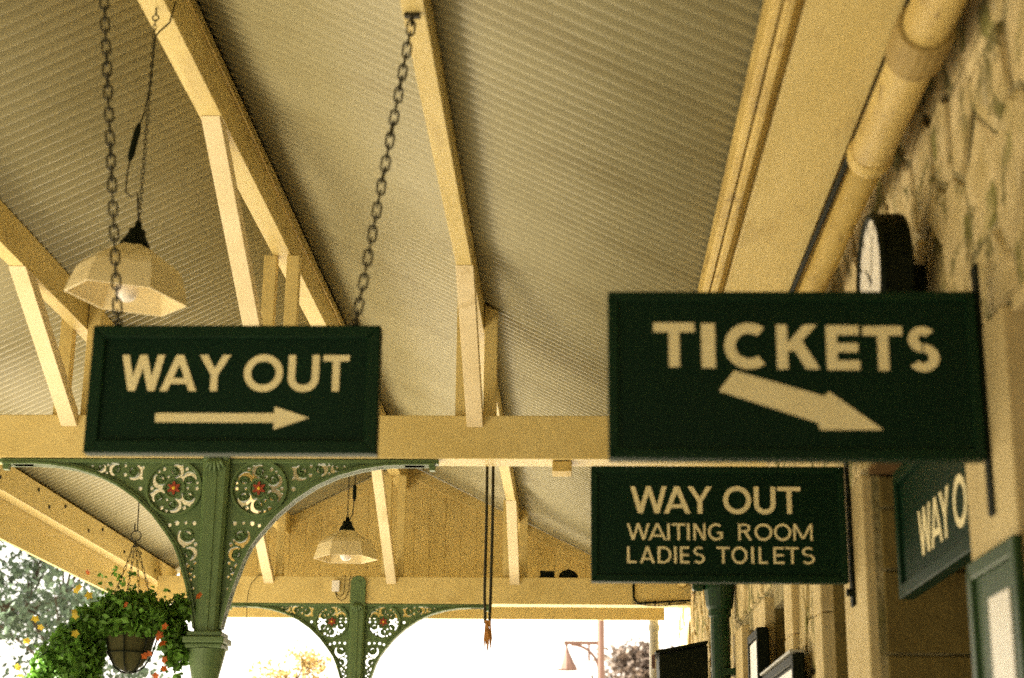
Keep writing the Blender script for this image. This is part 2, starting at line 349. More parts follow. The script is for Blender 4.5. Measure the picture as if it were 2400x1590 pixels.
def field(s, t):
    """> 0 inside the casting"""
    d = min(t+0.002, arch_t(s)-t, s-0.055)
    for cx, cy, r, a0 in SCROLLS:
        dx, dy = s-cx, t-cy; rr = math.hypot(dx, dy)
        if rr > r*1.9: continue
        an = angd(math.degrees(math.atan2(dy, dx)), a0)
        w = 0.0094*(1.25-an/120.0)
        d = min(d, max(abs(rr-r*1.24)-w, (an-100)*r*0.0175))
        an2 = 180-an; d = min(d, max(abs(rr-r*0.62)-0.0034*(1.3-an2/100.0), (an2-85)*r*0.0175))
    for cx, cy, r in DOTS:
        d = min(d, math.hypot(s-cx, t-cy)-r*1.25)
    return d
def relief(s, t):
    h = 0.010
    for cx, cy, r, a0 in SCROLLS:
        rr = math.hypot(s-cx, t-cy)
        if rr < r*1.05:
            an = math.atan2(t-cy, s-cx)
            h += 0.013*(0.5+0.5*math.cos(2*math.pi*1.6*rr/r - an))*(1-0.3*rr/r)
    rr = math.hypot(s-RC[0], t-RC[1])
    if abs(rr-0.052) < 0.008: h += 0.009
    return h
def pierced():
    g = 0.0055; vals = {}; V = {}; verts = []; faces = []
    ns, ntt = int(1.14/g), int(0.9/g)
    def val(i, j):
        if (i, j) not in vals:
            v = field(0.04+i*g, -0.004+j*g); vals[i, j] = v if abs(v) > 1e-5 else 1e-5
        return vals[i, j]
    def vid(key, p):
        if key not in V: V[key] = len(verts); verts.append(p)
        return V[key]
    for i in range(ns):
        s0 = 0.04+i*g; tm = arch_t(s0) if s0 >= 0.072 else 0.88
        for j in range(min(ntt, int((max(tm, arch_t(s0-g) if s0-g > 0.072 else 0.88)+0.02)/g))):
            c = [(i,j),(i+1,j),(i+1,j+1),(i,j+1)]; v = [val(*q) for q in c]
            if max(v) <= 0: continue
            poly = []
            for k in range(4):
                a, b = c[k], c[(k+1)%4]; va, vb = v[k], v[(k+1)%4]
                if va > 0: poly.append(vid(a, (0.04+a[0]*g, -0.004+a[1]*g)))
                if (va > 0) != (vb > 0):
                    q = va/(va-vb); key = (a, b) if a < b else (b, a)
                    poly.append(vid(key, (0.04+(a[0]+(b[0]-a[0])*q)*g, -0.004+(a[1]+(b[1]-a[1])*q)*g)))
            if len(poly) > 2: faces.append(poly)
    n = len(verts); V3 = [(p[0], -relief(*p), -p[1]) for p in verts] + [(p[0], relief(*p), -p[1]) for p in verts]
    F = [tuple(f) for f in faces] + [tuple(q+n for q in f[::-1]) for f in faces]
    cnt = {}
    for f in faces:
        for k in range(len(f)):
            e = (f[k], f[(k+1)%len(f)]); cnt[e] = 1
    for (a, b) in list(cnt):
        if (b, a) not in cnt: F.append((b, a, a+n, b+n))
    return V3, F
PV, PF = pierced()
def column(xc, Y, label):
    """built at the origin of the beam's underside: x = xc, y = Y + 0.045, z = 1.80"""
    t = thing('iron_column', (xc, Y+0.045, FL), label, 'iron column', 'green cast iron columns carrying the canopy')
    yc = Y+0.04
    mb = MB(); mb.lathe([(0.0,0.0),(0.16,0.0),(0.16,0.10),(0.115,0.14),(0.105,0.5),(0.085,0.55),(0.072,0.62),(0.064,1.9),(0.064,2.26),(0.072,2.30),(0.088,2.37),(0.098,2.42),(0.0,2.42)], (xc,yc,FL), 28)
    mb.build('shaft', IRON_GREEN, t, smooth=False)
    mb = MB()
    for h, z0, z1 in ((0.092,0.822,0.845),(0.104,0.847,0.878),(0.088,0.880,0.905)):
        mb.box(xc-h, xc+h, yc-h, yc+h, z0, z1)
    mb.build('collar', IRON_GREEN, t, bevel=0.006)
    # tapered post with a raised rib, chamfered corners
    mb = MB(); prof = []
    for z, h in ((0.906,0.057),(1.2,0.061),(1.55,0.066),(1.797,0.069)):
        c = 0.016; prof.append([(-h,-h+c),(-h+c,-h),(-0.012,-h),(-0.009,-h-0.006),(0.009,-h-0.006),(0.012,-h),(h-c,-h),(h,-h+c),(h,h-c),(h-c,h),(-h+c,h),(-h,h-c)])
        for q in prof[-1]: mb.v.append((xc+q[0], yc+q[1], z))
    m = 12
    for i in range(3):
        for k in range(m): mb.f.append((i*m+k, i*m+(k+1)%m, (i+1)*m+(k+1)%m, (i+1)*m+k))
    mb.f.append(tuple(range(m))); mb.f.append(tuple(3*m+k for k in range(m)))
    mb.build('post', IRON_GREEN, t)
    # strap up the face of the tie beam, round headed
    poly = [(xc-0.066,1.78),(xc+0.066,1.78)] + [(xc+0.066*math.cos(R(a)), 1.972+0.062*math.sin(R(a))) for a in range(0,181,15)]
    st = MB().prism(poly, 'y', Y-0.036, Y-0.004).build('strap', IRON_GREEN, t, bevel=0.005)
    MB().tube([(xc,Y-0.048,1.975),(xc,Y-0.036,1.975)], 0.014, 6).build('bolt', IRON_GREEN, st)
    # acanthus leaf on the post head
    mb = MB()
    for k in range(5):
        a = R(-90+(k-2)*24); mb.tube([(xc+0.008*(k-2),Y-0.040,1.79),(xc+0.03*math.cos(a)+0.006*(k-2),Y-0.052,1.765),(xc+0.062*math.cos(a),Y-0.044,1.79+0.075*math.sin(a))], [0.012,0.012,0.004], 6)
    mb.build('leaf_ornament', IRON_GREEN, t, smooth=True)
    for sg in (-1, 1):
        mb = MB(); mb.add([(xc+sg*p[0], yc+p[1], 1.797+p[2]) for p in PV], PF)
        b = mb.build('bracket', IRON_GREEN, t)
        # arched rib, top rail, roundel ring
        mb = MB()
        outer = []
        for i, (s_, t_) in enumerate(ARCH):
            p0 = ARCH[max(i-1,0)]; p1 = ARCH[min(i+1,len(ARCH)-1)]
            tx, ty = p1[0]-p0[0], p1[1]-p0[1]; l = math.hypot(tx, ty); nx, ny = -ty/l, tx/l
            if ny > 0: nx, ny = -nx, -ny
            outer.append((s_+nx*0.024, max(t_+ny*0.024, 0.002)))
        for dep, off0, off1 in ((0.030, 0.0, 1.0), (0.042, 0.0, 0.45)):
            n0 = len(mb.v)
            for i in range(len(ARCH)):
                a = ARCH[i]; o_ = outer[i]; q = (a[0]+(o_[0]-a[0])*off1, a[1]+(o_[1]-a[1])*off1)
                for yy in (-dep, dep):
                    mb.v.append((xc+sg*a[0], yc+yy, 1.797-a[1])); mb.v.append((xc+sg*q[0], yc+yy, 1.797-q[1]))
            for i in range(len(ARCH)-1):
                k = n0+i*4; j = k+4
                mb.f += [(k,k+1,j+1,j),(k+2,j+2,j+3,k+3),(k,j,j+2,k+2),(k+1,k+3,j+3,j+1)]
            mb.f += [(n0,n0+2,n0+3,n0+1), tuple(n0+(len(ARCH)-1)*4+k for k in (0,1,3,2))]
        mb.build('arch_rib', IRON_GREEN, b)
        x0, x1 = sorted((xc+sg*0.072, xc+sg*1.15))
        MB().box(x0, x1, yc-0.032, yc+0.032, 1.775, 1.7965).build('top_rail', IRON_GREEN, b, bevel=0.003)
        cx, cz = xc+sg*RC[0], 1.797-RC[1]
        ring = [(cx+RR*math.cos(2*math.pi*k/40), yc, cz+RR*math.sin(2*math.pi*k/40)) for k in range(40)]
        mb = MB(); n0 = 0
        for k in range(40):
            c_, s_ = math.cos(2*math.pi*k/40), math.sin(2*math.pi*k/40)
            for rr, yy in ((RR-0.010,-0.020),(RR-0.006,-0.030),(RR+0.006,-0.030),(RR+0.010,-0.020),(RR+0.010,0.020),(RR-0.010,0.020)):
                mb.v.append((cx+rr*c_, yc+yy, cz+rr*s_))
        for k in range(40):
            for q in range(6): mb.f.append((k*6+q, k*6+(q+1)%6, ((k+1)%40)*6+(q+1)%6, ((k+1)%40)*6+q))
        mb.build('roundel_ring', IRON_GREEN, b)
        for yf, yb in ((yc-0.024, yc-0.014), (yc+0.014, yc+0.024)):
            star = []
            for k in range(36):
                a = 2*math.pi*k/36; star.append((cx+(0.027+0.010*math.cos(6*a))*math.sin(a), cz+(0.027+0.010*math.cos(6*a))*math.cos(a)))
            MB().prism(star, 'y', yf, yb).build('flower', RED, b)
        MB().tube([(cx,yc-0.032,cz),(cx,yc-0.029,cz),(cx,yc-0.024,cz)], [0.004,0.008,0.009], 10).build('flower_centre', YELLOW, b)
        x0, x1 = sorted((xc+sg*1.10, xc+sg*1.135))
        MB().prism([(x0,1.766),(x1,1.766),(x1-0.004,1.742),(x0+0.004,1.742)], 'y', yc-0.02, yc+0.02).build('bolt_head', IRON_GREEN, b)
    return t
col1 = column(-1.857, Y1, 'nearer green cast iron column with flower roundel brackets, below the hanging arrow sign')
index_kids()
col2 = dup(col1, (-0.012, Y2-Y1, 0)); col2['label'] = 'farther green cast iron column with flower brackets against the white sky'

# ------------------------------------------------------------------ lettering
def seg(p, q, w):
    (x0,z0),(x1,z1) = p, q; dx, dz = x1-x0, z1-z0; l = math.hypot(dx, dz); nx, nz = -dz/l*w/2, dx/l*w/2
    return [(x0+nx,z0+nz),(x0-nx,z0-nz),(x1-nx,z1-nz),(x1+nx,z1+nz)]
def diag(xb, xt, w):     # slanted stroke cut level at top and foot, unit height
    return [(xb-w/2,0),(xb+w/2,0),(xt+w/2,1),(xt-w/2,1)]
def arc(cx, cz, rx, rz, a0, a1, w, wz=None, n=28):
    wz = wz or w
    A = [R(a0+(a1-a0)*k/n) for k in range(n+1)]
    return [('ring', [(cx+rx*math.cos(a), cz+rz*math.sin(a)) for a in A], [(cx+(rx-w)*math.cos(a), cz+(rz-wz)*math.sin(a)) for a in A])]
def glyph(ch, W, w):
    """strokes in a W x 1 box; w = stem width"""
    rc = lambda a, b, c, d: [(a,c),(b,c),(b,d),(a,d)]
    if ch == 'I': return [rc(0, W, 0, 1)]
    if ch == 'T': return [rc(0, W, 1-w*0.9, 1), rc(W/2-w/2, W/2+w/2, 0, 1-w*0.5)]
    if ch == 'L': return [rc(0, w, 0, 1), rc(w*0.5, W, 0, w*0.9)]
    if ch == 'E': return [rc(0, w, 0, 1), rc(w*0.5, W, 0, w*0.9), rc(w*0.5, W*0.96, 0.5-w*0.42, 0.5+w*0.42), rc(w*0.5, W, 1-w*0.9, 1)]
    if ch == 'N': return [rc(0, w*0.9, 0, 1), rc(W-w*0.9, W, 0, 1), [(0,1),(w*1.15,1),(W,0),(W-w*1.15,0)]]
    if ch == 'M': return [rc(0, w*0.9, 0, 1), rc(W-w*0.9, W, 0, 1), [(0,1),(w*1.05,1),(W/2+w*0.5,0.10),(W/2-w*0.5,0.10)], [(W,1),(W-w*1.05,1),(W/2-w*0.5,0.10),(W/2+w*0.5,0.10)]]
    if ch == 'W':
        h = w*1.0; a, b, m = W*0.27, W*0.73, W*0.5
        return [[(0,1),(h,1),(a+h/2,0),(a-h/2,0)], [(m-h/2,1),(m+h/2,1),(a+h/2,0),(a-h/2,0)], [(m-h/2,1),(m+h/2,1),(b+h/2,0),(b-h/2,0)], [(W-h,1),(W,1),(b+h/2,0),(b-h/2,0)]]
    if ch == 'A':
        h = w*1.05
        return [[(0,0),(h,0),(W/2+h*0.5,1),(W/2-h*0.5,1)], [(W-h,0),(W,0),(W/2+h*0.5,1),(W/2-h*0.5,1)], rc(W*0.22, W*0.78, 0.20, 0.20+w*0.8)]
    if ch == 'Y':
        h = w*1.15
        return [rc(W/2-w/2, W/2+w/2, 0, 0.48), [(0,1),(h,1),(W/2+w/2,0.44),(W/2-w/2,0.44)], [(W-h,1),(W,1),(W/2+w/2,0.44),(W/2-w/2,0.44)]]
    if ch == 'K':
        h = w*1.25
        return [rc(0, w, 0, 1), [(W*0.97-h,1),(W*0.97,1),(w*1.0+h*0.35,0.40),(w*0.8,0.40),(w*0.8,0.52)], [(w+W*0.06,0.60),(w+W*0.06+h*0.85,0.66),(W,0),(W-h,0)]]
    if ch == 'O': return arc(W/2, 0.5, W/2, 0.52, 0, 360, w)
    if ch == 'C': return arc(W*0.56, 0.5, W*0.56, 0.52, 52, 308, w)
    if ch == 'G': return arc(W*0.54, 0.5, W*0.54, 0.52, 48, 305, w) + [rc(W-w, W, 0.08, 0.50), rc(W*0.62, W-w*0.5, 0.50-w*0.8, 0.50)]
    if ch == 'U': return arc(W/2, 0.36, W/2, 0.38, 180, 360, w) + [rc(0, w, 0.35, 1), rc(W-w, W, 0.35, 1)]
    if ch == 'D': return [rc(0, w, 0, 1)] + arc(W*0.42, 0.5, W*0.58, 0.5, -90, 90, w, w*0.9) + [rc(w*0.5, W*0.43, 0, w*0.9), rc(w*0.5, W*0.43, 1-w*0.9, 1)]
    if ch == 'R': return [rc(0, w, 0, 1)] + arc(W*0.45, 0.74, W*0.43, 0.26, -90, 90, w*0.95, w*0.85) + [rc(w*0.5, W*0.46, 0.48, 0.48+w*0.85), rc(w*0.5, W*0.46, 1-w*0.85, 1), [(W-w*1.2,0),(W,0),(W*0.58,0.52),(W*0.58-w*1.1,0.52)]]
    if ch == 'S':       # two bowls that share the middle stroke
        v = w*0.82; zl, zu = 0.52+v/2, 0.52-v/2
        return arc(W*0.50, (1.01+zu)/2, W*0.45, (1.01-zu)/2, 38, 265, w*0.95, v) + arc(W*0.50, (zl-0.01)/2, W*0.50, (zl+0.01)/2, -145, 85, w*0.95, v)
def letter(ch, x0, x1, z0, z1, wst, face, parent, m, axis='y'):
    """raised letter on a face looking to -Y ('y') or to -X ('x': x runs to falling y)"""
    H = z1-z0; W = (x1-x0)/H; mb = MB()
    for i, st in enumerate(glyph(ch, W, wst)):
        th = 0.0022+0.00025*i
        def P(q, d):
            return (x0+q[0]*H, face-d, z0+q[1]*H) if axis == 'y' else (face-d, -(x0+q[0]*H), z0+q[1]*H)
        if isinstance(st, tuple):
            o_, i_ = st[1], st[2]; n = len(o_)
            vv = [P(q, th) for q in o_] + [P(q, th) for q in i_] + [P(q, 0.0003) for q in o_] + [P(q, 0.0003) for q in i_]
            ff = []
            for k in range(n-1): ff += [(k,k+1,n+k+1,n+k), (k,2*n+k,2*n+k+1,k+1), (n+k,n+k+1,3*n+k+1,3*n+k)]
            ff += [(0,n,3*n,2*n), (n-1,3*n-1,4*n-1,2*n-1)]
        else:
            n = len(st); vv = [P(q, th) for q in st] + [P(q, 0.0003) for q in st]
            ff = [tuple(range(n))] + [(k,(k+1)%n,(k+1)%n+n,k+n) for k in range(n)]
        mb.add(vv, ff)
    return mb.build('letter', m, parent)
def framed_sign(t, x0, x1, z0, z1, y, dep, fr, rec):
    """box sign facing -Y with a raised moulded frame"""
    MB().box(x0+0.004, x1-0.004, y+rec, y+dep, z0+0.004, z1-0.004).build('panel', SIGN_GREEN, t)
    f = fr
    for poly in ([(x0,z0),(x1,z0),(x1-f,z0+f),(x0+f,z0+f)], [(x1,z0),(x1,z1),(x1-f,z1-f),(x1-f,z0+f)], [(x1,z1),(x0,z1),(x0+f,z1-f),(x1-f,z1-f)], [(x0,z1),(x0,z0),(x0+f,z0+f),(x0+f,z1-f)]):
        MB().prism(poly, 'y', y, y+dep+0.004).build('frame_rail', SIGN_EDGE, t, bevel=0.004)

# chain link shared mesh (long link, along z)
def link_mesh(L, W, r, name):
    pts = []; h = (L-W)/2
    for k in range(7): a = R(180*k/6); pts.append((W/2*math.cos(a), 0, h+W/2*math.sin(a)))
    for k in range(7): a = R(180+180*k/6); pts.append((W/2*math.cos(a), 0, -h+W/2*math.sin(a)))
    mb = MB(); mb.tube(pts, r, 6, closed=True); mb.v = [(a,b,c-EYE) for a,b,c in mb.v]
    o = mb.build(name, RUST_IRON, None, smooth=True); me = o.data; bpy.data.objects.remove(o); return me
LINK = link_mesh(0.054, 0.025, 0.0036, 'chain_link')
SMALL = link_mesh(0.026, 0.013, 0.0020, 'small_link')
def chain(parent, p0, p1, me, pitch, twist=0.0, name='chain_link'):
    a, b = Vector(p0), Vector(p1); d = b-a; n = max(1, round(d.length/pitch)); q = d.to_track_quat('Z', 'Y')
    for k in range(n):
        o = bpy.data.objects.new(name, me); COL.objects.link(o); o.parent = parent
        rz = Euler((random.uniform(-0.05,0.05), random.uniform(-0.05,0.05), R(90)*(k % 2)+twist+random.uniform(-0.15,0.15))).to_quaternion()
        o.matrix_local = Matrix.Translation(a+d*((k+0.5)/n)+Vector((0,0,EYE))-LOC[parent.name]) @ (q @ rz).to_matrix().to_4x4()
        LOC[o.name] = LOC[parent.name]

# sign hanging on chains: WAY OUT + arrow
YS1 = 4.70
s1 = thing('hanging_sign', (-1.03, YS1, 1.045), 'dark green hanging sign with a right pointing arrow under WAY OUT, hung from two chains', 'sign', 'dark green station signs')
X0, X1, Z0, Z1 = -1.472, -0.590, 1.046, 1.445
framed_sign(s1, X0, X1, Z0, Z1, YS1, 0.05, 0.040, 0.012)
fy = YS1+0.012
kx = lambda d: -1.3775+(d-282)*0.0013213
for ch, a, b in (('W',282,381),('A',374,458),('Y',462,534),('O',566,656),('U',668,739),('T',748,808)):
    letter(ch, kx(a), kx(b), 1.240, 1.353, 0.190, fy, s1, LETTER)
MB().prism([(-1.263,1.143),(-0.903,1.143),(-0.903,1.121),(-0.798,1.1575),(-0.903,1.192),(-0.903,1.171),(-1.263,1.171)], 'y', fy-0.0025, fy-0.0003).build('arrow', LETTER, s1)
for p0, p1 in (((-1.405,YS1+0.028,1.455),(-1.583,YS1+0.028,2.90)), ((-0.672,YS1+0.028,1.455),(-0.528,YS1+0.028,2.478))):
    mb = MB().tube([(p0[0],p0[1],1.440),(p0[0],p0[1],1.452)], 0.006, 8)
    mb.tube([(p0[0]+0.011*math.cos(2*math.pi*k/12),p0[1],1.462+0.011*math.sin(2*math.pi*k/12)) for k in range(12)], 0.0035, 6, closed=True)
    mb.build('eye_bolt', RUST_IRON, s1); mb = MB()
    mb.box(p1[0]-0.026, p1[0]+0.026, p1[1]-0.012, p1[1]+0.012, p1[2]+0.018, p1[2]+0.029)
    mb.tube([(p1[0],p1[1],p1[2]+0.018),(p1[0],p1[1],p1[2]-0.012)], 0.006, 8)
    h = mb.build('hanging_chain', RUST_IRON, s1)
    chain(h, p0, p1, LINK, 0.0405, 0.3)

# TICKETS flag sign fixed to the pilaster by an iron strap
YS2 = 3.85
s2 = thing('flag_sign', (0.99, YS2, 0.85), 'large dark green sign reading TICKETS with a slanting arrow, nearest the camera', 'sign', 'dark green station signs')
framed_sign(s2, 0.081, 0.986, 0.848, 1.272, YS2, 0.05, 0.026, 0.006)
fy = YS2+0.006
for ch, a, b in (('T',0.193,0.294),('I',0.3105,0.344),('C',0.367,0.475),('K',0.495,0.598),('E',0.616,0.696),('T',0.706,0.802),('S',0.812,0.889)):
    dz = -0.012*(a-0.193)/0.69
    letter(ch, a, b, 1.078+dz, 1.191+dz, 0.232, fy, s2, LETTER)
MB().prism([(0.389,1.068),(0.351,1.017),(0.588,0.9375),(0.592,0.920),(0.744,0.920),(0.617,1.016),(0.606,1.0035)], 'y', fy-0.0025, fy-0.0003).build('arrow', LETTER, s2)
st = MB().prism([(0.989,0.715),(0.999,0.715),(0.999,1.345),(0.989,1.345)], 'y', YS2-0.004, YS2+0.046).build('strap', BLACK_IRON, s2, bevel=0.003)
# WAY OUT / WAITING ROOM / LADIES TOILETS flag sign
YS3 = 5.83
s3 = thing('flag_sign', (0.98, YS3, 0.83), 'dark green sign listing WAY OUT, WAITING ROOM and LADIES TOILETS below the ticket sign', 'sign', 'dark green station signs')
framed_sign(s3, 0.057, 0.975, 0.833, 1.255, YS3, 0.05, 0.026, 0.006)
fy = YS3+0.006
kx = lambda u: 0.201+(u-1478.3)*0.0015497*YS3/5.85
for ch, a, b in (('W',1478,1563),('A',1556,1618),('Y',1612,1669),('O',1695,1760),('U',1767,1817),('T',1822,1876)):
    letter(ch, kx(a), kx(b), 1.081, 1.180, 0.172, fy, s3, LETTER)
for ch, a, b in (('W',1469,1522),('A',1519,1561),('I',1563,1569),('T',1574,1605),('I',1609,1615),('N',1624,1652),('G',1658,1692),('R',1728,1760),('O',1766,1807),('O',1811,1851),('M',1856,1900)):
    letter(ch, kx(a), kx(b), 0.984, 1.044, 0.142, fy, s3, LETTER)
for ch, a, b in (('L',1469,1491),('A',1499,1533),('D',1540,1572),('I',1578,1584),('E',1592,1613),('S',1622,1649),('T',1677,1707),('O',1711,1748),('I',1757,1763),('L',1774,1795),('E',1808,1833),('T',1837,1866),('S',1873,1903)):
    letter(ch, kx(a), kx(b), 0.900, 0.960, 0.142, fy, s3, LETTER)
st = MB().prism([(0.983,0.752),(0.993,0.752),(0.993,1.30),(0.983,1.30)], 'y', YS3-0.004, YS3+0.05).build('strap', BLACK_IRON, s3, bevel=0.003)
MB().tube([(0.983,YS3+0.01,0.80),(0.965,YS3+0.01,0.80)], 0.014, 6).build('bolt', BLACK_IRON, st)
# wall sign across the passage (faces -X): WAY OUT
s4 = thing('passage_sign', (1.08, 4.75, 0.72), 'framed green WAY OUT sign set over the passage in the stone wall, seen edgewise', 'sign', 'dark green station signs')
xs4, ya, yb, z0, z1 = 1.07, 4.235, 5.44, 0.722, 1.145
MB().box(xs4+0.014, xs4+0.045, ya+0.004, yb-0.004, z0+0.004, z1-0.004).build('panel', SIGN_GREEN, s4)
f = 0.045
for poly in ([(ya,z0),(yb,z0),(yb-f,z0+f),(ya+f,z0+f)], [(yb,z0),(yb,z1),(yb-f,z1-f),(yb-f,z0+f)], [(yb,z1),(ya,z1),(ya+f,z1-f),(yb-f,z1-f)], [(ya,z1),(ya,z0),(ya+f,z0+f),(ya+f,z1-f)]):
    MB().prism(poly, 'x', xs4, xs4+0.05).build('frame_rail', SIGN_EDGE, s4, bevel=0.004)
for ch, a, b in (('W',5.125,4.945),('A',4.955,4.800),('Y',4.815,4.690),('O',4.640,4.480),('U',4.465,4.345),('T',4.335,4.235)):
    letter(ch, -a+0.0, -b, 0.812, 0.957, 0.17, xs4+0.014, s4, LETTER, axis='x')

# ------------------------------------------------------------------ station building
XW = 1.0
bld = thing('station_building', (1.3, 8, FL), 'stone station building along the right side, rubble walling with pale dressed stone jambs', 'building')
def clip(poly, nx, ny, d):
    out = []
    for k in range(len(poly)):
        a, b = poly[k], poly[(k+1)%len(poly)]; da, db = nx*a[0]+ny*a[1]-d, nx*b[0]+ny*b[1]-d
        if da <= 0: out.append(a)
        if (da < 0) != (db < 0) and abs(da-db) > 1e-12:
            q = da/(da-db); out.append((a[0]+(b[0]-a[0])*q, a[1]+(b[1]-a[1])*q))
    return out
def rubble(y0, y1, z0, z1, size, seed, xf=XW+0.045, proud=(0.006,0.026)):
    rnd = random.Random(seed); sx, sz = size*1.35, size*0.85
    P = []
    ny, nz = max(1, round((y1-y0)/sx)), max(1, round((z1-z0)/sz))
    for j in range(nz):
        for i in range(ny):
            P.append((y0+(i+0.5+(0.25 if j%2 else -0.25)+rnd.uniform(-0.55,0.55))*(y1-y0)/ny, z0+(j+0.5+rnd.uniform(-0.5,0.5))*(z1-z0)/nz))
    for i, p in enumerate(P):
        poly = [(y0,z0),(y1,z0),(y1,z1),(y0,z1)]
        for j, q in enumerate(P):
            if i == j or abs(p[0]-q[0]) > 4*sx or abs(p[1]-q[1]) > 4*sx: continue
            dx, dz = q[0]-p[0], q[1]-p[1]; l = math.hypot(dx, dz)
            poly = clip(poly, dx/l, dz/l, (dx*(p[0]+q[0])/2+dz*(p[1]+q[1])/2)/l-0.007-0.006*rnd.random())
            if len(poly) < 3: break
        if len(poly) < 3: continue
        cx = sum(a[0] for a in poly)/len(poly); cz = sum(a[1] for a in poly)/len(poly)
        h = rnd.uniform(*proud); n = len(poly); tilt = (rnd.uniform(-0.06,0.06), rnd.uniform(-0.06,0.06))
        mb = MB()
        for sc_, d in ((1.0, 0.0), (0.96, h*0.75), (0.82, h)):
            for a in poly:
                yy, zz = cx+(a[0]-cx)*sc_, cz+(a[1]-cz)*sc_
                mb.v.append((xf-d-((yy-cx)*tilt[0]+(zz-cz)*tilt[1])*(d > 0)+rnd.uniform(-0.006,0.006), yy+rnd.uniform(-.006,.006), zz+rnd.uniform(-.006,.006)))
        for r_ in range(2):
            for k in range(n): mb.f.append((r_*n+k, r_*n+(k+1)%n, (r_+1)*n+(k+1)%n, (r_+1)*n+k))
        mb.f.append(tuple(2*n+k for k in range(n)))
        mb.build('stone', STONE, bld)
def core(y0, y1, z0, z1, x0=XW+0.045, x1=XW+0.5, m=None):
    return MB().box(x0, x1, y0, y1, z0, z1).build('wall_core', m or MORTAR, bld)
ZH = 1.20
core(-14, 16.3, ZH, 3.4)
# upper rubble above the passage, doorway and pilasters
rubble(2.6, 6.2, ZH+0.02, 2.22, 0.235, 3)
rubble(6.2, 10.6, ZH+0.02, 2.22, 0.42, 5)
rubble(10.6, 16.3, 0.45, 2.22, 0.27, 8)
def blocks(y0, y1, z0, z1, n, x0=XW, x1=XW+0.4, m=None, alt=0.0, name='jamb_stone'):
    zz = [z0+(z1-z0)*k/n+(random.uniform(-0.03,0.03) if 0 < k < n else 0) for k in range(n+1)]
    for k in range(n):
        e = alt if k % 2 else 0.0
        MB().box(x0-random.uniform(0,0.004), x1, y0-e, y1+e, zz[k]+0.0018, zz[k+1]-0.0018).build(name, m or DRESSED, bld, bevel=0.007)
blocks(3.67, 4.12, FL, ZH-0.02, 4)                       # pilaster carrying the TICKETS sign
blocks(5.62, 6.08, FL, ZH-0.02, 4, alt=0.0)              # pilaster carrying the waiting room sign
# far reveal of the passage in courses coloured dark for shade, passage shell
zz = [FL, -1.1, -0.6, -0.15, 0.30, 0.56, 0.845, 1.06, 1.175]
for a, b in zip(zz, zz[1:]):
    MB().box(XW+0.055, 3.2, 5.598-random.uniform(0,0.004), 5.611, a+0.006, b-0.006).build('reveal_stone', SHADED_STONE, bld, bevel=0.004)
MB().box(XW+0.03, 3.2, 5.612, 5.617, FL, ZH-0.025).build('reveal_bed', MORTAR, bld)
MB().box(XW+0.401, 3.2, 5.619, 5.9, FL, ZH).build('passage_wall', SHADED_STONE, bld)
MB().box(XW+0.401, 3.2, 3.9, 4.19, FL, ZH).build('passage_wall', SHADED_STONE, bld)
MB().box(3.2, 3.4, 3.9, 5.9, FL, ZH).build('passage_wall', SHADED_STONE, bld)
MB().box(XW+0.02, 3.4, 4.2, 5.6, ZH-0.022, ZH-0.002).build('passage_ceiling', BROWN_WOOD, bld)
# nearer doorway: dark wooden door in a recess
MB().box(XW+0.20, XW+0.26, 2.55, 3.66, FL, ZH-0.02).build('door', BROWN_WOOD, bld, bevel=0.004)
for y0, y1, z0, z1 in ((3.585,3.665,FL,1.155),(2.55,3.58,1.08,1.155)):
    MB().box(XW+0.10, XW+0.198, y0, y1, z0, z1).build('door_frame', BROWN_WOOD, bld, bevel=0.006)
core(-14, 2.54, FL, ZH-0.003)
MB().box(XW+0.02, XW+0.4, 2.54, 3.66, 1.158, ZH-0.002).build('lintel', DRESSED, bld, bevel=0.006)
# wall beyond the second pilaster with tall openings
ops = [(6.17,6.69,1.10),(7.88,8.64,1.09),(9.22,9.90,1.12)]
edges = [6.09] + [v for o_ in ops for v in o_[:2]] + [16.3]
for a, b in ((6.09,6.165),(6.695,7.875),(8.645,9.215),(9.905,16.3)):
    core(a, b, FL, ZH-0.003)
for (a, b, h) in ops:
    core(a-0.004, b+0.004, h+0.003, ZH-0.003)
    w = MB().box(XW+0.30, XW+0.36, a, b, FL, h).build('window', BROWN_WOOD, bld)
    MB().box(XW+0.285, XW+0.299, a+0.06, b-0.06, FL+0.9, h-0.07).build('pane', DARK_GLASS, w)
    MB().box(XW+0.05, XW+0.28, b-0.02, b+0.003, FL, h).build('reveal', SHADED_STONE, bld)
blocks(6.69, 6.90, FL, 1.16, 8, alt=0.0); rubble(6.91, 7.58, -0.3, 1.18, 0.20, 11); blocks(7.59, 7.87, FL, 1.16, 9)
blocks(8.65, 9.21, FL, 1.16, 9); blocks(9.91, 10.58, FL, 1.16, 8)

# things on the building
t = thing('eaves_pipe', (0.90, 6, 1.975), 'cream painted pipe with sockets running under the soffit along the top of the stone wall', 'pipe')
MB().tube([(0.902,-2,1.972),(0.902,4.66,1.972)], 0.064, 20).build('pipe', CREAM_OLD, t, smooth=True)
MB().tube([(0.902,4.60,1.972),(0.902,4.64,1.972),(0.902,4.665,1.972),(0.902,4.672,1.972)], [0.066,0.071,0.068,0.055], 20).build('lip', CREAM_OLD, t)
MB().tube([(0.912,4.66,1.980),(0.912,14.68,1.990)], 0.047, 20).build('pipe', CREAM_OLD, t, smooth=True)
for y in (3.80, 7.4, 11.0):
    at_origin(MB().lathe([(0.0667,0),(0.076,0.004),(0.078,0.03),(0.078,0.17),(0.072,0.185),(0.0667,0.188)], (0,0,0), 20), t).build('socket', SOCKET, t).matrix_local = Matrix.Translation(Vector((0.902,y,1.973+EYE))-LOC[t.name]) @ Matrix.Rotation(R(-90),4,'X')

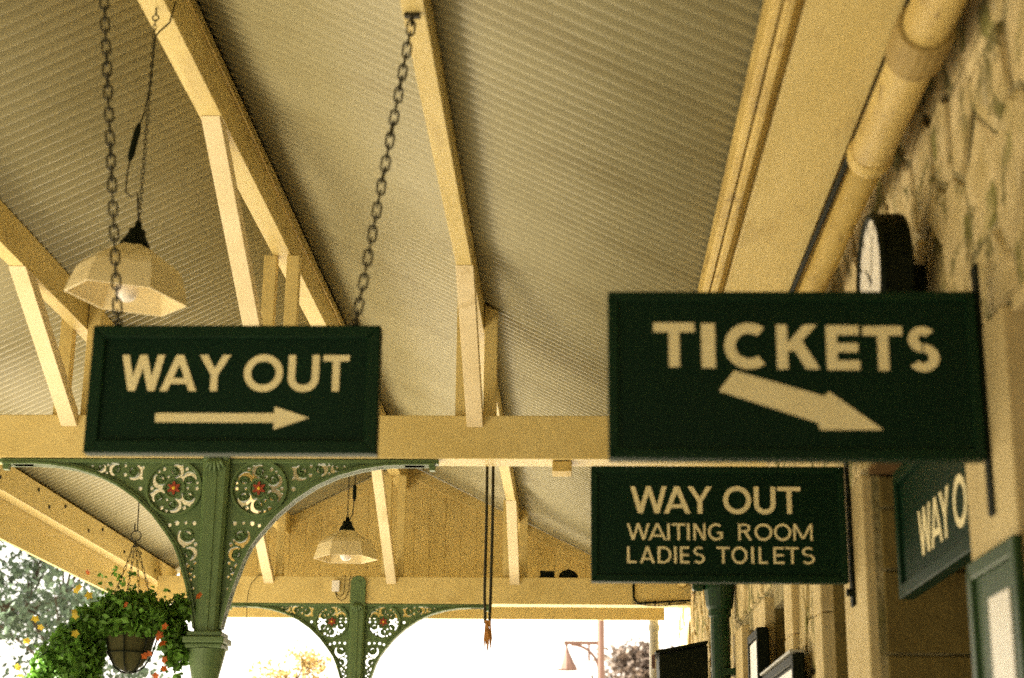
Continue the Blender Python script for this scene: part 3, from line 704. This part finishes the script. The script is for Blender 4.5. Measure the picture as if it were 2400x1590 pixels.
ck = thing('wall_clock', (1.0, 4.47, 1.46), 'round station clock with a white face and thick black case on the upper stone wall', 'clock')
def disc(xa, xb, r, yc_, zc_, n=40):
    return MB().prism([(yc_+r*math.cos(2*math.pi*k/n), zc_+r*math.sin(2*math.pi*k/n)) for k in range(n)], 'x', xa, xb)
CYc, CZc = 4.56, 1.535
disc(0.875, 0.955, 0.200, CYc, CZc).build('case', BLACK_IRON, ck, bevel=0.006)
disc(0.956, 1.02, 0.05, CYc, CZc).build('mount', BLACK_IRON, ck)
fa = disc(0.868, 0.874, 0.182, CYc, CZc).build('face', WHITE, ck)
mb = MB()
for k in range(40):
    c_, s_ = math.cos(2*math.pi*k/40), math.sin(2*math.pi*k/40)
    for rr, xx in ((0.180,0.872),(0.184,0.860),(0.199,0.858),(0.204,0.874)): mb.v.append((xx, CYc+rr*c_, CZc+rr*s_))
for k in range(40):
    for q in range(3): mb.f.append((k*4+q, k*4+q+1, ((k+1)%40)*4+q+1, ((k+1)%40)*4+q))
mb.build('bezel', BLACK_IRON, ck, smooth=True)
mb = MB()
for k in range(12):
    a = R(30*k); c_, s_ = math.cos(a), math.sin(a)
    mb.add([(0.8665, CYc+rr*c_-ww*s_, CZc+rr*s_+ww*c_) for rr, ww in ((0.150,-0.004),(0.175,-0.004),(0.175,0.004),(0.150,0.004))], [(0,1,2,3)])
mb.build('hour_mark', BLACK_IRON, fa)
for L, a in ((0.09, 40), (0.14, 118)):
    c_, s_ = math.cos(R(a)), math.sin(R(a))
    MB().add([(0.865, CYc+rr*c_-ww*s_, CZc+rr*s_+ww*c_) for rr, ww in ((-0.02,-0.005),(L,-0.003),(L,0.003),(-0.02,0.005))], [(0,1,2,3)]).build('hand', BLACK_IRON, fa)

def board(name, y0, y1, z0, z1, x0, x1, label, fm, paper, ztop=None):
    t = thing(name, (x1, (y0+y1)/2, z0), label, 'notice board', 'framed boards on the station wall')
    MB().box(x0+0.012, x1, y0+0.003, y1-0.003, z0+0.003, z1-0.003).build('back', fm, t)
    f = 0.045
    for poly in ([(y0,z0),(y1,z0),(y1-f,z0+f),(y0+f,z0+f)], [(y1,z0),(y1,z1),(y1-f,z1-f),(y1-f,z0+f)], [(y1,z1),(y0,z1),(y0+f,z1-f),(y1-f,z1-f)], [(y0,z1),(y0,z0),(y0+f,z0+f),(y0+f,z1-f)]):
        MB().prism(poly, 'x', x0, x1-0.002).build('frame_rail', fm, t, bevel=0.006)
    for p in paper: MB().box(x0+0.008, x0+0.011, *p).build('poster', WHITE, t)
    return t
board('notice_board', 3.64, 4.10, -0.7, 0.632, 0.975, 0.997, 'green framed notice board with a white poster at the lower right corner', MID_GREEN, [(3.735,3.925,-0.6,0.525)])
board('poster_board', 8.50, 8.98, -0.6, 0.985, 0.935, 0.998, 'dark edged poster board with a white poster, the farther of two seen edgewise', BLACK_IRON, [(8.55,8.94,-0.55,0.93)])
pbB = board('poster_board', 7.22, 8.42, -0.6, 0.725, 0.945, 0.998, 'dark edged poster board with a pale metal top rail, the nearer of two seen edgewise', BLACK_IRON, [(7.27,8.37,-0.55,0.665)])
MB().box(0.935, 0.998, 7.23, 8.42, 0.728, 0.742).build('top_rail', WHITE_PIPE, pbB, bevel=0.003)

# dark cabinet with a sloping lid, green downpipe, conduit
t = thing('wall_cabinet', (0.82, 12.3, FL), 'black cabinet with a sloping lid standing against the far stone wall', 'cabinet')
MB().prism([(0.625,FL),(0.985,FL),(0.985,1.285),(0.625,1.215)], 'y', 12.28, 12.75).build('body', BLACK_IRON, t, bevel=0.005)
MB().prism([(0.598,1.219),(0.985,1.296),(0.985,1.318),(0.598,1.241)], 'y', 12.25, 12.78).build('lid', BLACK_IRON, t, bevel=0.003)
MB().box(0.575, 0.60, 12.40, 12.46, 1.12, 1.225).build('lid_stay', POST_PINK, t)
t = thing('downpipe', (0.92, 10.45, FL), 'dark green cast iron downpipe with a wide collar under the waiting room sign', 'downpipe')
px, py = 0.915, 10.40
MB().tube([(px,py,FL),(px,py,1.50)], 0.060, 20).build('pipe', DARK_GREEN, t, smooth=False)
MB().lathe([(0.061,-0.20),(0.072,-0.19),(0.072,-0.15),(0.085,-0.13),(0.098,-0.02),(0.098,0.06),(0.0,0.06)], (px,py,1.46), 20).build('hopper_head', DARK_GREEN, t)
MB().box(px-0.17, px-0.098, py-0.04, py+0.04, 1.43, 1.475).build('offset_arm', DARK_GREEN, t, bevel=0.01)
MB().tube([(px,py,1.52),(px,py,2.0),(0.905,py,2.02)], 0.050, 16).build('offset_pipe', DARK_GREEN, t)
for z in (-0.2, 0.9): MB().box(px-0.01, 0.998, py-0.075, py+0.075, z, z+0.04).build('bracket', DARK_GREEN, t)
t = thing('conduit', (0.94, 11.2, FL), 'thin white conduit down the stone wall beside the dark green downpipe', 'conduit')
MB().tube([(0.937,11.25,1.03),(0.937,11.25,1.62)], 0.009, 8).build('tube', WHITE_PIPE, t); MB().box(0.92,0.96,11.23,11.27,1.0,1.03).build('end_box', WHITE_PIPE, t); MB().box(0.925,1.0,11.24,11.26,1.3,1.32).build('clip', WHITE_PIPE, t)
t = thing('white_downpipe', (0.71, 14.95, FL), 'white downpipe at the far end of the canopy against the sky', 'downpipe')
MB().tube([(0.715,14.95,FL),(0.715,14.95,1.84)], 0.043, 18).build('pipe', WHITE_PIPE, t, smooth=False)
for z in (0.2, 1.69): MB().lathe([(0.0435,0),(0.052,0.003),(0.052,0.05),(0.0435,0.053)], (0.715,14.95,z), 18).build('collar', WHITE_PIPE, t)

# ------------------------------------------------------------------ pendant lamps
def hexlathe(prof, c, rot): return MB().lathe(prof, c, 6, rot)
LX, LY, LZ = 0, 0, 0
def lamp(x, y, zrim, ztop, tilt, label):
    t = thing('pendant_lamp', (x, y, ztop), label, 'lamp', 'pendant lamps under the ridge')
    zr_ = zrim
    shade = hexlathe([(0.219,0.0),(0.212,0.030),(0.191,0.098),(0.168,0.126),(0.060,0.192),(0.045,0.197),(0.045,0.193),(0.060,0.187),(0.164,0.121),(0.186,0.094),(0.207,0.028),(0.213,0.0),(0.219,0.0)], (x,y,zr_), R(8))
    parts = [shade.build('shade', LAMP_SHADE, t)]
    cap = MB().lathe([(0.0,0.29),(0.012,0.29),(0.014,0.262),(0.030,0.260),(0.032,0.245),(0.034,0.236),(0.044,0.222),(0.054,0.205),(0.056,0.192),(0.050,0.188),(0.0,0.188)], (x,y,zr_), 20)
    parts.append(cap.build('gallery', BLACK_IRON, t, smooth=True))
    bl = MB().lathe([(0.0,-0.012),(0.020,-0.008),(0.037,0.008),(0.044,0.034),(0.036,0.068),(0.018,0.105),(0.014,0.183),(0.0,0.186)], (x,y,zr_), 18)
    parts.append(bl.build('bulb', BULB, t, smooth=True))
    piv = Vector((x, y, zr_+0.29+EYE))-LOC[t.name]
    for o in parts: o.matrix_local = Matrix.Translation(piv) @ Matrix.Rotation(R(tilt), 4, 'Y') @ Matrix.Rotation(R(tilt*0.2), 4, 'X') @ Matrix.Translation(-piv)
    # chain, hook on the ridge beam, flex with its connector
    mb = MB().tube([(x,y,ztop),(x,y,ztop-0.03)], 0.004, 6)
    mb.tube([(x+0.012*math.cos(2*math.pi*k/12),y,ztop-0.04+0.012*math.sin(2*math.pi*k/12)) for k in range(12)], 0.003, 6, closed=True)
    h = mb.build('hook', RUST_IRON, t)
    p0, p1 = Vector((x,y,zr_+0.285)), Vector((x,y,ztop-0.05)); n = round((p1-p0).length/0.0195); mb = MB()
    for k in range(n):
        c = p0+(p1-p0)*((k+0.5)/n); q = Euler((0,0,R(90)*(k%2)+0.4)).to_matrix()
        ps = []
        for i in range(12):
            a = 2*math.pi*i/12; v = q @ Vector((0.0062*math.cos(a), 0, 0.0125*math.sin(a))); ps.append(c+v)
        mb.tube(ps, 0.0019, 5, closed=True)
    mb.build('chain', RUST_IRON, t, smooth=True)
    fl = [(x+0.07,y+0.005,ztop+0.03),(x+0.055,y,ztop-0.06),(x+0.02,y-0.006,ztop-0.10),(x+0.006,y-0.008,ztop-0.125),(x+0.004,y-0.008,ztop-0.22),(x+0.002,y-0.008,ztop-0.34),(x-0.012,y-0.008,ztop-0.44),(x-0.030,y-0.008,ztop-0.50),
          (x-0.047,y-0.008,ztop-0.60),(x-0.056,y-0.008,ztop-0.68),(x-0.055,y-0.008,ztop-0.745),(x-0.035,y-0.007,ztop-0.765),(x-0.013,y-0.004,ztop-0.748),(x,y,zr_+0.28)]
    if ztop-zr_ > 1.18:
        fl = [(x+0.05,y,ztop+0.03),(x+0.045,y,ztop-0.3),(x+0.042,y,zr_+0.50),(x+0.042,y,zr_+0.42),(x+0.034,y,zr_+0.31),(x+0.012,y,zr_+0.262)]
    fx = MB().tube(fl, 0.0035, 6).build('flex', RUST_IRON, t, smooth=True)
    a, b = (fl[7], fl[8]) if ztop-zr_ < 1.18 else (fl[2], fl[3])
    a, b = Vector(a), Vector(b); d = (b-a); e = 0.02
    MB().tube([a-d*0.25, a, b, b+d*0.25], [0.006,0.013,0.013,0.006], 8).build('connector', BLACK_IRON, fx)
    return t
lamp(-1.578, 5.46, 1.778, 2.928, 5.5, 'larger nearer pendant lamp with a cream six sided shade, behind the hanging sign chain')
lamp(-1.563, 11.0, 1.712, 2.928, 0, 'smaller pendant lamp farther back in front of the boarded gable')

# ------------------------------------------------------------------ hanging rope, things on the far beam
t = thing('hanging_rope', (-0.45, 8.45, 1.80), 'doubled dark rope with a frayed orange end hanging below the nearer tie beam', 'rope')
for x in (-0.4665, -0.4345):
    MB().tube([(x,8.44,1.85),(x+0.001,8.44,1.5),(x-0.003,8.44,1.15),(-0.452+(x+0.45)*0.7,8.44,0.985)], 0.0078, 8).build('cord', RUST_IRON, t)
mb = MB()
for k in range(16):
    a = random.uniform(0, 6.28); r_ = random.uniform(0.004, 0.02); L = random.uniform(0.06, 0.17)
    mb.tube([(-0.452+random.uniform(-.012,.012),8.44+random.uniform(-.012,.012),1.0),(-0.450+r_*math.cos(a),8.44+r_*math.sin(a),0.985-L*0.5),(-0.450+r_*1.1*math.cos(a+0.6),8.44+r_*math.sin(a),0.985-L)], [0.006,0.005,0.0015], 5)
mb.build('frayed_end', ROPE, t)
t = thing('junction_box', (-0.24, 14.08, 2.032), 'small dark rectangular box lying on the farther tie beam beside a dome shaped bell', 'box')
MB().box(-0.305, -0.180, 14.06, 14.13, 2.045, 2.098).build('body', BLACK_IRON, t, bevel=0.006); MB().box(-0.312, -0.172, 14.05, 14.14, 2.032, 2.044).build('base', BLACK_IRON, t)
t = thing('bell', (-0.06, 14.1, 2.032), 'dark dome shaped bell on the farther tie beam beside a small box', 'bell')
MB().lathe([(0.086,0.0),(0.084,0.025),(0.070,0.052),(0.045,0.070),(0.012,0.078),(0.010,0.086),(0.0,0.088)], (-0.06,14.1,2.034), 20).build('gong', BLACK_IRON, t, smooth=True)
MB().lathe([(0.0,0.0),(0.095,0.0),(0.095,0.004),(0.0,0.004)], (-0.06,14.1,2.0305), 20).build('base', BLACK_IRON, t)
t = thing('cable_bracket', (0.5, 13.98, 1.80), 'dark bent cable tray at the right end of the farther tie beam', 'cable tray')
MB().tube([(0.500,13.975,2.02),(0.500,13.975,1.87),(0.512,13.975,1.835),(0.545,13.972,1.812)], 0.010, 8).build('conduit', BLACK_IRON, t)
MB().tube([(0.545,13.972,1.812),(0.70,13.968,1.820),(0.90,13.965,1.832),(0.985,13.965,1.838)], 0.009, 8).build('tray', BLACK_IRON, t)
for x in (0.60, 0.68, 0.80): MB().box(x-0.004, x+0.004, 13.955, 13.995, 1.795, 1.835).build('clip', BLACK_IRON, t)
MB().tube([(0.49,13.97,1.815)]+[(0.55+0.05*k,13.955,1.80-0.012*math.sin(math.pi*k/6)) for k in range(7)]+[(0.95,13.96,1.82)], 0.004, 6).build('slack_cable', BLACK_IRON, t)
t = thing('loose_wire', (-2.8, 13.98, 1.6), 'thin loose wire looping down across the farther tie beam beside the near column', 'wire')
MB().tube([(-2.70,13.985,2.05),(-2.735,13.97,2.03),(-2.79,13.965,1.97),(-2.815,13.965,1.90),(-2.826,13.965,1.79),(-2.818,13.965,1.66),(-2.80,13.965,1.58),(-2.765,13.965,1.50)], 0.0028, 6).build('strand', RUST_IRON, t, smooth=True)
t = thing('lamp_cables', (-2.0, 13.97, 1.82), 'pair of cables looping from the beam top to a pale box beside the far column', 'cable')
for pp in ([(-1.985,13.975,2.035),(-1.985,13.965,1.93),(-1.995,13.965,1.87),(-2.022,13.965,1.85),(-2.052,13.965,1.875),(-2.055,13.965,1.90)], [(-1.93,13.975,2.035),(-1.945,13.965,1.99),(-1.948,13.965,1.90),(-1.975,13.965,1.835),(-2.01,13.965,1.815),(-2.045,13.965,1.84),(-2.062,13.965,1.885),(-2.060,13.965,1.90)]):
    MB().tube(pp, 0.004, 6).build('cable', RUST_IRON, t, smooth=True)
MB().box(-2.095, -2.03, 13.955, 13.997, 1.895, 1.99).build('pale_box', WHITE, t, bevel=0.004)

# ------------------------------------------------------------------ planting
def leaf_quad(mb, c, size, rnd, up_bias=0.3, long=1.5):
    n = Vector((rnd.gauss(0,1), rnd.gauss(0,1), rnd.gauss(0,1)+up_bias)).normalized()
    a = n.orthogonal().normalized(); a = Matrix.Rotation(rnd.uniform(0,6.28),3,n) @ a; b = n.cross(a)
    l, w = size*long*0.5, size*0.5; c = Vector(c)
    k = len(mb.v)
    mb.v += [tuple(c-a*l), tuple(c-b*w+n*w*0.25), tuple(c+a*l), tuple(c+b*w+n*w*0.25)]
    mb.f.append((k,k+1,k+2,k+3))
def fast_build(mb, name, m, parent):
    o0 = LOC[parent.name]; me = bpy.data.meshes.new(name)
    me.from_pydata([(a-o0.x,b-o0.y,c+EYE-o0.z) for a,b,c in mb.v], [], mb.f); me.materials.append(m)
    o = bpy.data.objects.new(name, me); COL.objects.link(o); o.parent = parent; LOC[o.name] = o0; return o
# hanging basket on the near column's left bracket
bk = thing('hanging_basket', (-2.25, 8.24, 0.70), 'hanging basket of trailing green leaves with orange and yellow flowers beside the nearer column', 'hanging basket')
bx, by = -2.25, 8.24
MB().tube([(-2.262,by,1.60),(-2.262,by,1.62),(-2.258,by,1.45),(-2.256,by,1.425),(-2.264,by,1.418),(-2.272,by,1.43),(-2.272,by,1.46)], 0.0035, 6).build('hook', RUST_IRON, bk)
rg = MB().tube([(-2.262+0.026*math.cos(2*math.pi*k/20),by,1.398+0.026*math.sin(2*math.pi*k/20)) for k in range(20)], 0.003, 6, closed=True).build('ring', RUST_IRON, bk)
for k in range(4):
    a = R(90*k+35); p0 = Vector((-2.262,by,1.37)); p1 = Vector((bx+0.145*math.cos(a),by+0.145*math.sin(a),0.945)); n = 16; mb = MB()
    for i in range(n):
        c = p0+(p1-p0)*((i+0.5)/n); d = (p1-p0).normalized(); s_ = d.orthogonal().normalized() if i%2 else d.cross(d.orthogonal()).normalized()
        mb.tube([c+d*0.017*math.cos(2*math.pi*q/10)+s_*0.006*math.sin(2*math.pi*q/10) for q in range(10)], 0.0018, 4, closed=True)
    mb.build('chain', RUST_IRON, bk)
MB().lathe([(0.0,0.0),(0.030,0.003),(0.068,0.028),(0.102,0.085),(0.122,0.16),(0.135,0.235),(0.120,0.235),(0.0,0.21)], (bx,by,0.71), 22).build('liner', COIR, bk, smooth=True)
mb = MB()
for k in range(7):
    a = 2*math.pi*k/7+0.25
    mb.tube([(bx+(q[0]+0.006)*math.cos(a),by+(q[0]+0.006)*math.sin(a),0.705+q[1]) for q in ((0.004,-0.002),(0.032,0.002),(0.070,0.026),(0.104,0.084),(0.124,0.16),(0.138,0.235))], 0.0045, 6)
for rr, zz_ in ((0.148,0.945),(0.116,0.80)):
    mb.tube([(bx+rr*math.cos(2*math.pi*k/24),by+rr*math.sin(2*math.pi*k/24),zz_) for k in range(24)], 0.004, 6, closed=True)
mb.build('wire_frame', BLACK_IRON, bk)
rnd = random.Random(21); mb = MB()
blobs = [((-2.26,by,1.01),(0.17,0.16,0.09),1500),((-2.12,by-0.02,0.97),(0.13,0.14,0.08),900),((-2.40,by-0.03,0.95),(0.14,0.15,0.09),900),((-2.24,by-0.10,0.93),(0.20,0.07,0.055),700),
         ((-2.50,by-0.02,0.84),(0.13,0.14,0.12),1000),((-2.60,by+0.02,0.74),(0.13,0.13,0.12),1100),((-2.66,by+0.02,0.60),(0.13,0.13,0.13),900),((-2.48,by-0.05,0.66),(0.10,0.12,0.13),800),((-2.44,by-0.05,0.76),(0.07,0.10,0.10),500),
         ((-2.03,by,0.88),(0.07,0.12,0.09),500),((-1.99,by,1.02),(0.06,0.08,0.05),250),((-2.0,by,0.79),(0.07,0.09,0.06),300)]
for c, e, n in blobs:
    for _ in range(n):
        while True:
            p = Vector((rnd.uniform(-1,1), rnd.uniform(-1,1), rnd.uniform(-1,1)))
            if p.length < 1: break
        p = p*(0.55+0.45*rnd.random()) if rnd.random() < 0.25 else p.normalized()*rnd.uniform(0.7,1.1)
        leaf_quad(mb, (c[0]+p.x*e[0], c[1]+p.y*e[1], c[2]+p.z*e[2]), rnd.uniform(0.016,0.036), rnd)
for (x0, z0, x1, z1) in [(-2.35,1.03,-2.42,1.20),(-2.30,1.08,-2.36,1.24),(-2.26,1.06,-2.27,1.22),(-2.02,1.02,-1.96,1.13),(-2.06,1.04,-2.0,1.09),(-2.38,0.98,-2.44,1.07),(-1.98,1.0,-1.95,1.06),(-2.2,1.06,-2.16,1.12),(-2.10,1.0,-2.05,1.10)]:
    for _ in range(30):
        q = rnd.random(); leaf_quad(mb, (x0+(x1-x0)*q+rnd.gauss(0,0.014), by+rnd.gauss(0,0.03), z0+(z1-z0)*q+rnd.gauss(0,0.014)), rnd.uniform(0.014,0.028), rnd)
for k in range(26):
    a = rnd.uniform(0,6.28); x0 = bx+rnd.uniform(-0.4,0.2)
    p0 = Vector((x0,by+rnd.uniform(-.12,.12),rnd.uniform(0.75,0.95))); L = rnd.uniform(0.15,0.4)
    for _ in range(22):
        q = rnd.random(); leaf_quad(mb, (p0.x-0.10*q*(1 if x0 < bx else -0.6)+rnd.gauss(0,0.012), p0.y+rnd.gauss(0,0.015), p0.z-L*q) if not (-2.40 < p0.x < -2.08) else (p0.x+rnd.gauss(0,0.02), p0.y+rnd.gauss(0,.02), 0.97+rnd.gauss(0,.02)), rnd.uniform(0.015,0.032), rnd)
fast_build(mb, 'foliage', LEAF, bk)
def flower_mesh(m, name):
    mb = MB()
    for k in range(5):
        a = 2*math.pi*k/5; c_, s_ = math.cos(a), math.sin(a); t_ = Vector((-s_, c_, 0))
        k0 = len(mb.v); o_ = Vector((c_, s_, 0))
        mb.v += [(0,0,0), tuple(o_*0.011+t_*0.008+Vector((0,0,.003))), tuple(o_*0.021+Vector((0,0,.002))), tuple(o_*0.011-t_*0.008+Vector((0,0,.003)))]
        mb.f.append((k0,k0+1,k0+2,k0+3))
    me = bpy.data.meshes.new(name); me.from_pydata(mb.v, [], mb.f); me.materials.append(m); return me
FO, FY = flower_mesh(ORANGE_P, 'orange_flower'), flower_mesh(YELLOW_P, 'yellow_flower')
spots_o = [(-2.075,0.875),(-2.06,0.86),(-2.05,0.835),(-2.10,0.80),(-2.12,0.775),(-2.03,0.75),(-2.02,0.71),(-2.06,0.68),(-2.24,1.03),(-2.20,1.03),(-2.44,1.175),(-1.88,1.07),(-2.03,0.92),]
spots_y = [(-2.475,1.095),(-2.49,1.09),(-2.43,1.06),(-2.50,0.985),(-2.49,0.955),(-2.47,0.875),(-2.67,0.91),(-2.72,0.85),(-2.76,0.72),(-2.70,0.95),(-2.74,0.68)]
for me, L in ((FO, spots_o), (FY, spots_y)):
    for (x, z) in L:
        for _ in range(1):
            o = bpy.data.objects.new('flower', me); COL.objects.link(o); o.parent = bk
            o.matrix_local = Matrix.Translation(Vector((x+rnd.gauss(0,0.006),by-0.17+rnd.uniform(-0.02,0.05),z+rnd.gauss(0,.006)+EYE))-LOC[bk.name]) @ Euler((R(90)+rnd.gauss(0,0.5), rnd.gauss(0,0.5), rnd.uniform(-0.6,0.6))).to_matrix().to_4x4() @ Matrix.Scale(rnd.uniform(0.8,1.25), 4)

def tree(name, base, height, spread, label, cat, lm, seed, nleaf, lsize, levels=4, lean=(0,0), first=0.25, group=None, trunk_r=None, flat=0.55):
    t = thing(name, base, label, cat, group); rnd = random.Random(seed); mb = MB(); tips = []
    def branch(p, d, L, r_, lev):
        n = 4; pts = [p]; q = p.copy(); dd = d.copy()
        for i in range(n):
            dd = (dd+Vector((rnd.gauss(0,0.16), rnd.gauss(0,0.16), rnd.gauss(0,0.10)+(0.05 if lev < 2 else -0.04)))).normalized()
            q = q+dd*L/n; pts.append(q.copy())
        mb.tube(pts, [r_*(1-0.5*i/n) for i in range(n+1)], 7 if lev < 2 else 5, caps=False)
        if lev >= levels-1:
            tips.extend(pts[1:])
        if lev >= levels: return
        kk = rnd.randint(3, 5) if lev else 9
        for k in range(kk):
            f = first+(1-first)*(k+rnd.random())/kk if lev == 0 else rnd.uniform(0.35,1.0)
            i = min(n-1, int(f*n)); o_ = pts[i]+(pts[i+1]-pts[i])*(f*n-i)
            a = rnd.uniform(0,6.28); side = Vector((math.cos(a), math.sin(a), rnd.uniform(-0.05,0.5))).normalized()
            nd = (dd*0.45+side*(1.0 if lev == 0 else 0.85)); nd.z *= flat if lev > 0 else 1.0; nd.normalize()
            branch(o_, nd, (spread*(1.15-0.5*f) if lev == 0 else L*rnd.uniform(0.5,0.72)), r_*(0.42 if lev == 0 else 0.55), lev+1)
    tr_ = trunk_r or height*0.035
    branch(Vector(base), Vector((lean[0],lean[1],1)).normalized(), height*0.85, tr_, 0)
    mb.build('trunk', BARK, t, smooth=True)
    lf = MB(); per = max(1, nleaf//max(1, len(tips)))
    for p in tips:
        if rnd.random() < 0.12: continue
        for _ in range(rnd.randint(per//2, per+per//2)):
            g = Vector((rnd.gauss(0,1), rnd.gauss(0,1), rnd.gauss(0,0.6)))*lsize*2.4
            leaf_quad(lf, p+g, lsize*rnd.uniform(0.6,1.3), rnd, 0.5, 1.7)
    fast_build(lf, 'crown', lm, t)
    return t
def crown_tree(name, base, c, e, nclus, per, lsize, label, cat, lm, seed):
    """trunk, limbs bending out to leaf sprays that fill an uneven crown with gaps"""
    from mathutils import noise
    t = thing(name, base, label, cat); rnd = random.Random(seed); mb = MB(); lf = MB()
    top = Vector((base[0]+0.4, base[1], c[2]+e[2]*0.6)); b0 = Vector(base)
    mb.tube([b0, b0.lerp(top,0.3)+Vector((0.15,0,0)), b0.lerp(top,0.65)+Vector((-0.1,0.1,0)), top], [0.42,0.34,0.22,0.06], 10)
    limbs = []
    for k in range(15):
        f = 0.12+0.8*k/15; o_ = b0.lerp(top, f); a = k*2.4+rnd.uniform(-0.4,0.4)
        out = Vector((math.cos(a)*e[0], math.sin(a)*e[1], 0))*rnd.uniform(0.75,0.98)
        end = Vector((c[0], c[1], o_.z))+out+Vector((0,0,rnd.uniform(0.2,1.0)))
        pts = [o_.lerp(end, q)+Vector((rnd.gauss(0,.16), rnd.gauss(0,.16), 0.5*math.sin(q*3.14)+rnd.gauss(0,.1)))*(1 if 0 < q < 1 else 0) for q in (0,0.2,0.4,0.6,0.8,1.0)]
        mb.tube(pts, [0.15,0.12,0.095,0.07,0.045,0.02], 7, caps=False); limbs += pts[1:]
    n = 0
    while n < nclus:
        p = Vector((rnd.uniform(-1,1), rnd.uniform(-1,1), rnd.uniform(-1,1)))
        if not 0.25 < p.length < 1.0+0.15*noise.noise(p*2.3): continue
        w = Vector((c[0]+p.x*e[0], c[1]+p.y*e[1], c[2]+p.z*e[2]))
        if noise.noise(w*0.6+Vector((seed,0,0))) < 0.05: continue
        n += 1
        l = min(limbs, key=lambda q: (q-w).length); m_ = l.lerp(w, 0.5)+Vector((rnd.gauss(0,.1), rnd.gauss(0,.1), 0.12))
        mb.tube([l, m_, w, w+(w-m_)*0.5+Vector((0,0,-0.1))], [0.026,0.018,0.011,0.004], 5, caps=False)
        axis = (w-m_).normalized()
        for _ in range(per):
            q = rnd.uniform(-0.5,0.7); g = Vector((rnd.gauss(0,0.20), rnd.gauss(0,0.20), rnd.gauss(0,0.12)))
            leaf_quad(lf, w+axis*q+g, lsize*rnd.uniform(0.6,1.3), rnd, 0.5, 1.7)
    mb.build('trunk', BARK, t, smooth=True); fast_build(lf, 'crown', lm, t)
    return t
crown_tree('broad_tree', (-11.6, 25.5, FL-1.0), (-11.3, 25.5, 3.6), (4.7, 3.6, 5.2), 430, 140, 0.070, 'large green tree with sky showing through beyond the left eaves', 'tree', TREE_LEAF, 5)
tree('distant_tree', (1.2, 40.0, FL), 6.6, 1.0, 'small dark round tree far off beside the lamp post', 'tree', FAR_LEAF, 9, 16000, 0.10, levels=3, first=0.35)
tree('flowering_shrub', (-3.45, 20.0, FL), 4.0, 0.6, 'tall flowering shrub with yellow leaves at the far platform end between the columns', 'shrub', SHRUB_LEAF, 14, 4200, 0.035, levels=3, first=0.5, trunk_r=0.03, flat=0.9)

# distant platform lamp post with a curved bracket
t = thing('lamp_post', (0.39, 25.0, FL), 'pale platform lamp post far away with a curved bracket arm and hanging lantern', 'lamp post')
MB().tube([(0.39,25,FL),(0.39,25,3.6)], [0.075,0.05], 14).build('post', POST_PINK, t)
MB().box(-0.17, 0.345, 24.97, 25.03, 2.61, 2.66).build('arm', POST_PINK, t)
MB().tube([(-0.06+0.42*math.sin(R(a)),25,2.20+0.41*math.cos(R(a))) for a in range(0,96,8)], 0.022, 8).build('curved_brace', POST_PINK, t)
MB().tube([(0.21,25,2.61),(0.21,25,2.36)], 0.018, 8).build('stay', POST_PINK, t)
MB().lathe([(0.0,0.0),(0.14,0.0),(0.17,-0.08),(0.05,0.17),(0.02,0.26),(0.02,0.30),(0.0,0.30)], (-0.13,25,2.31), 12).build('lantern', POST_PINK, t)
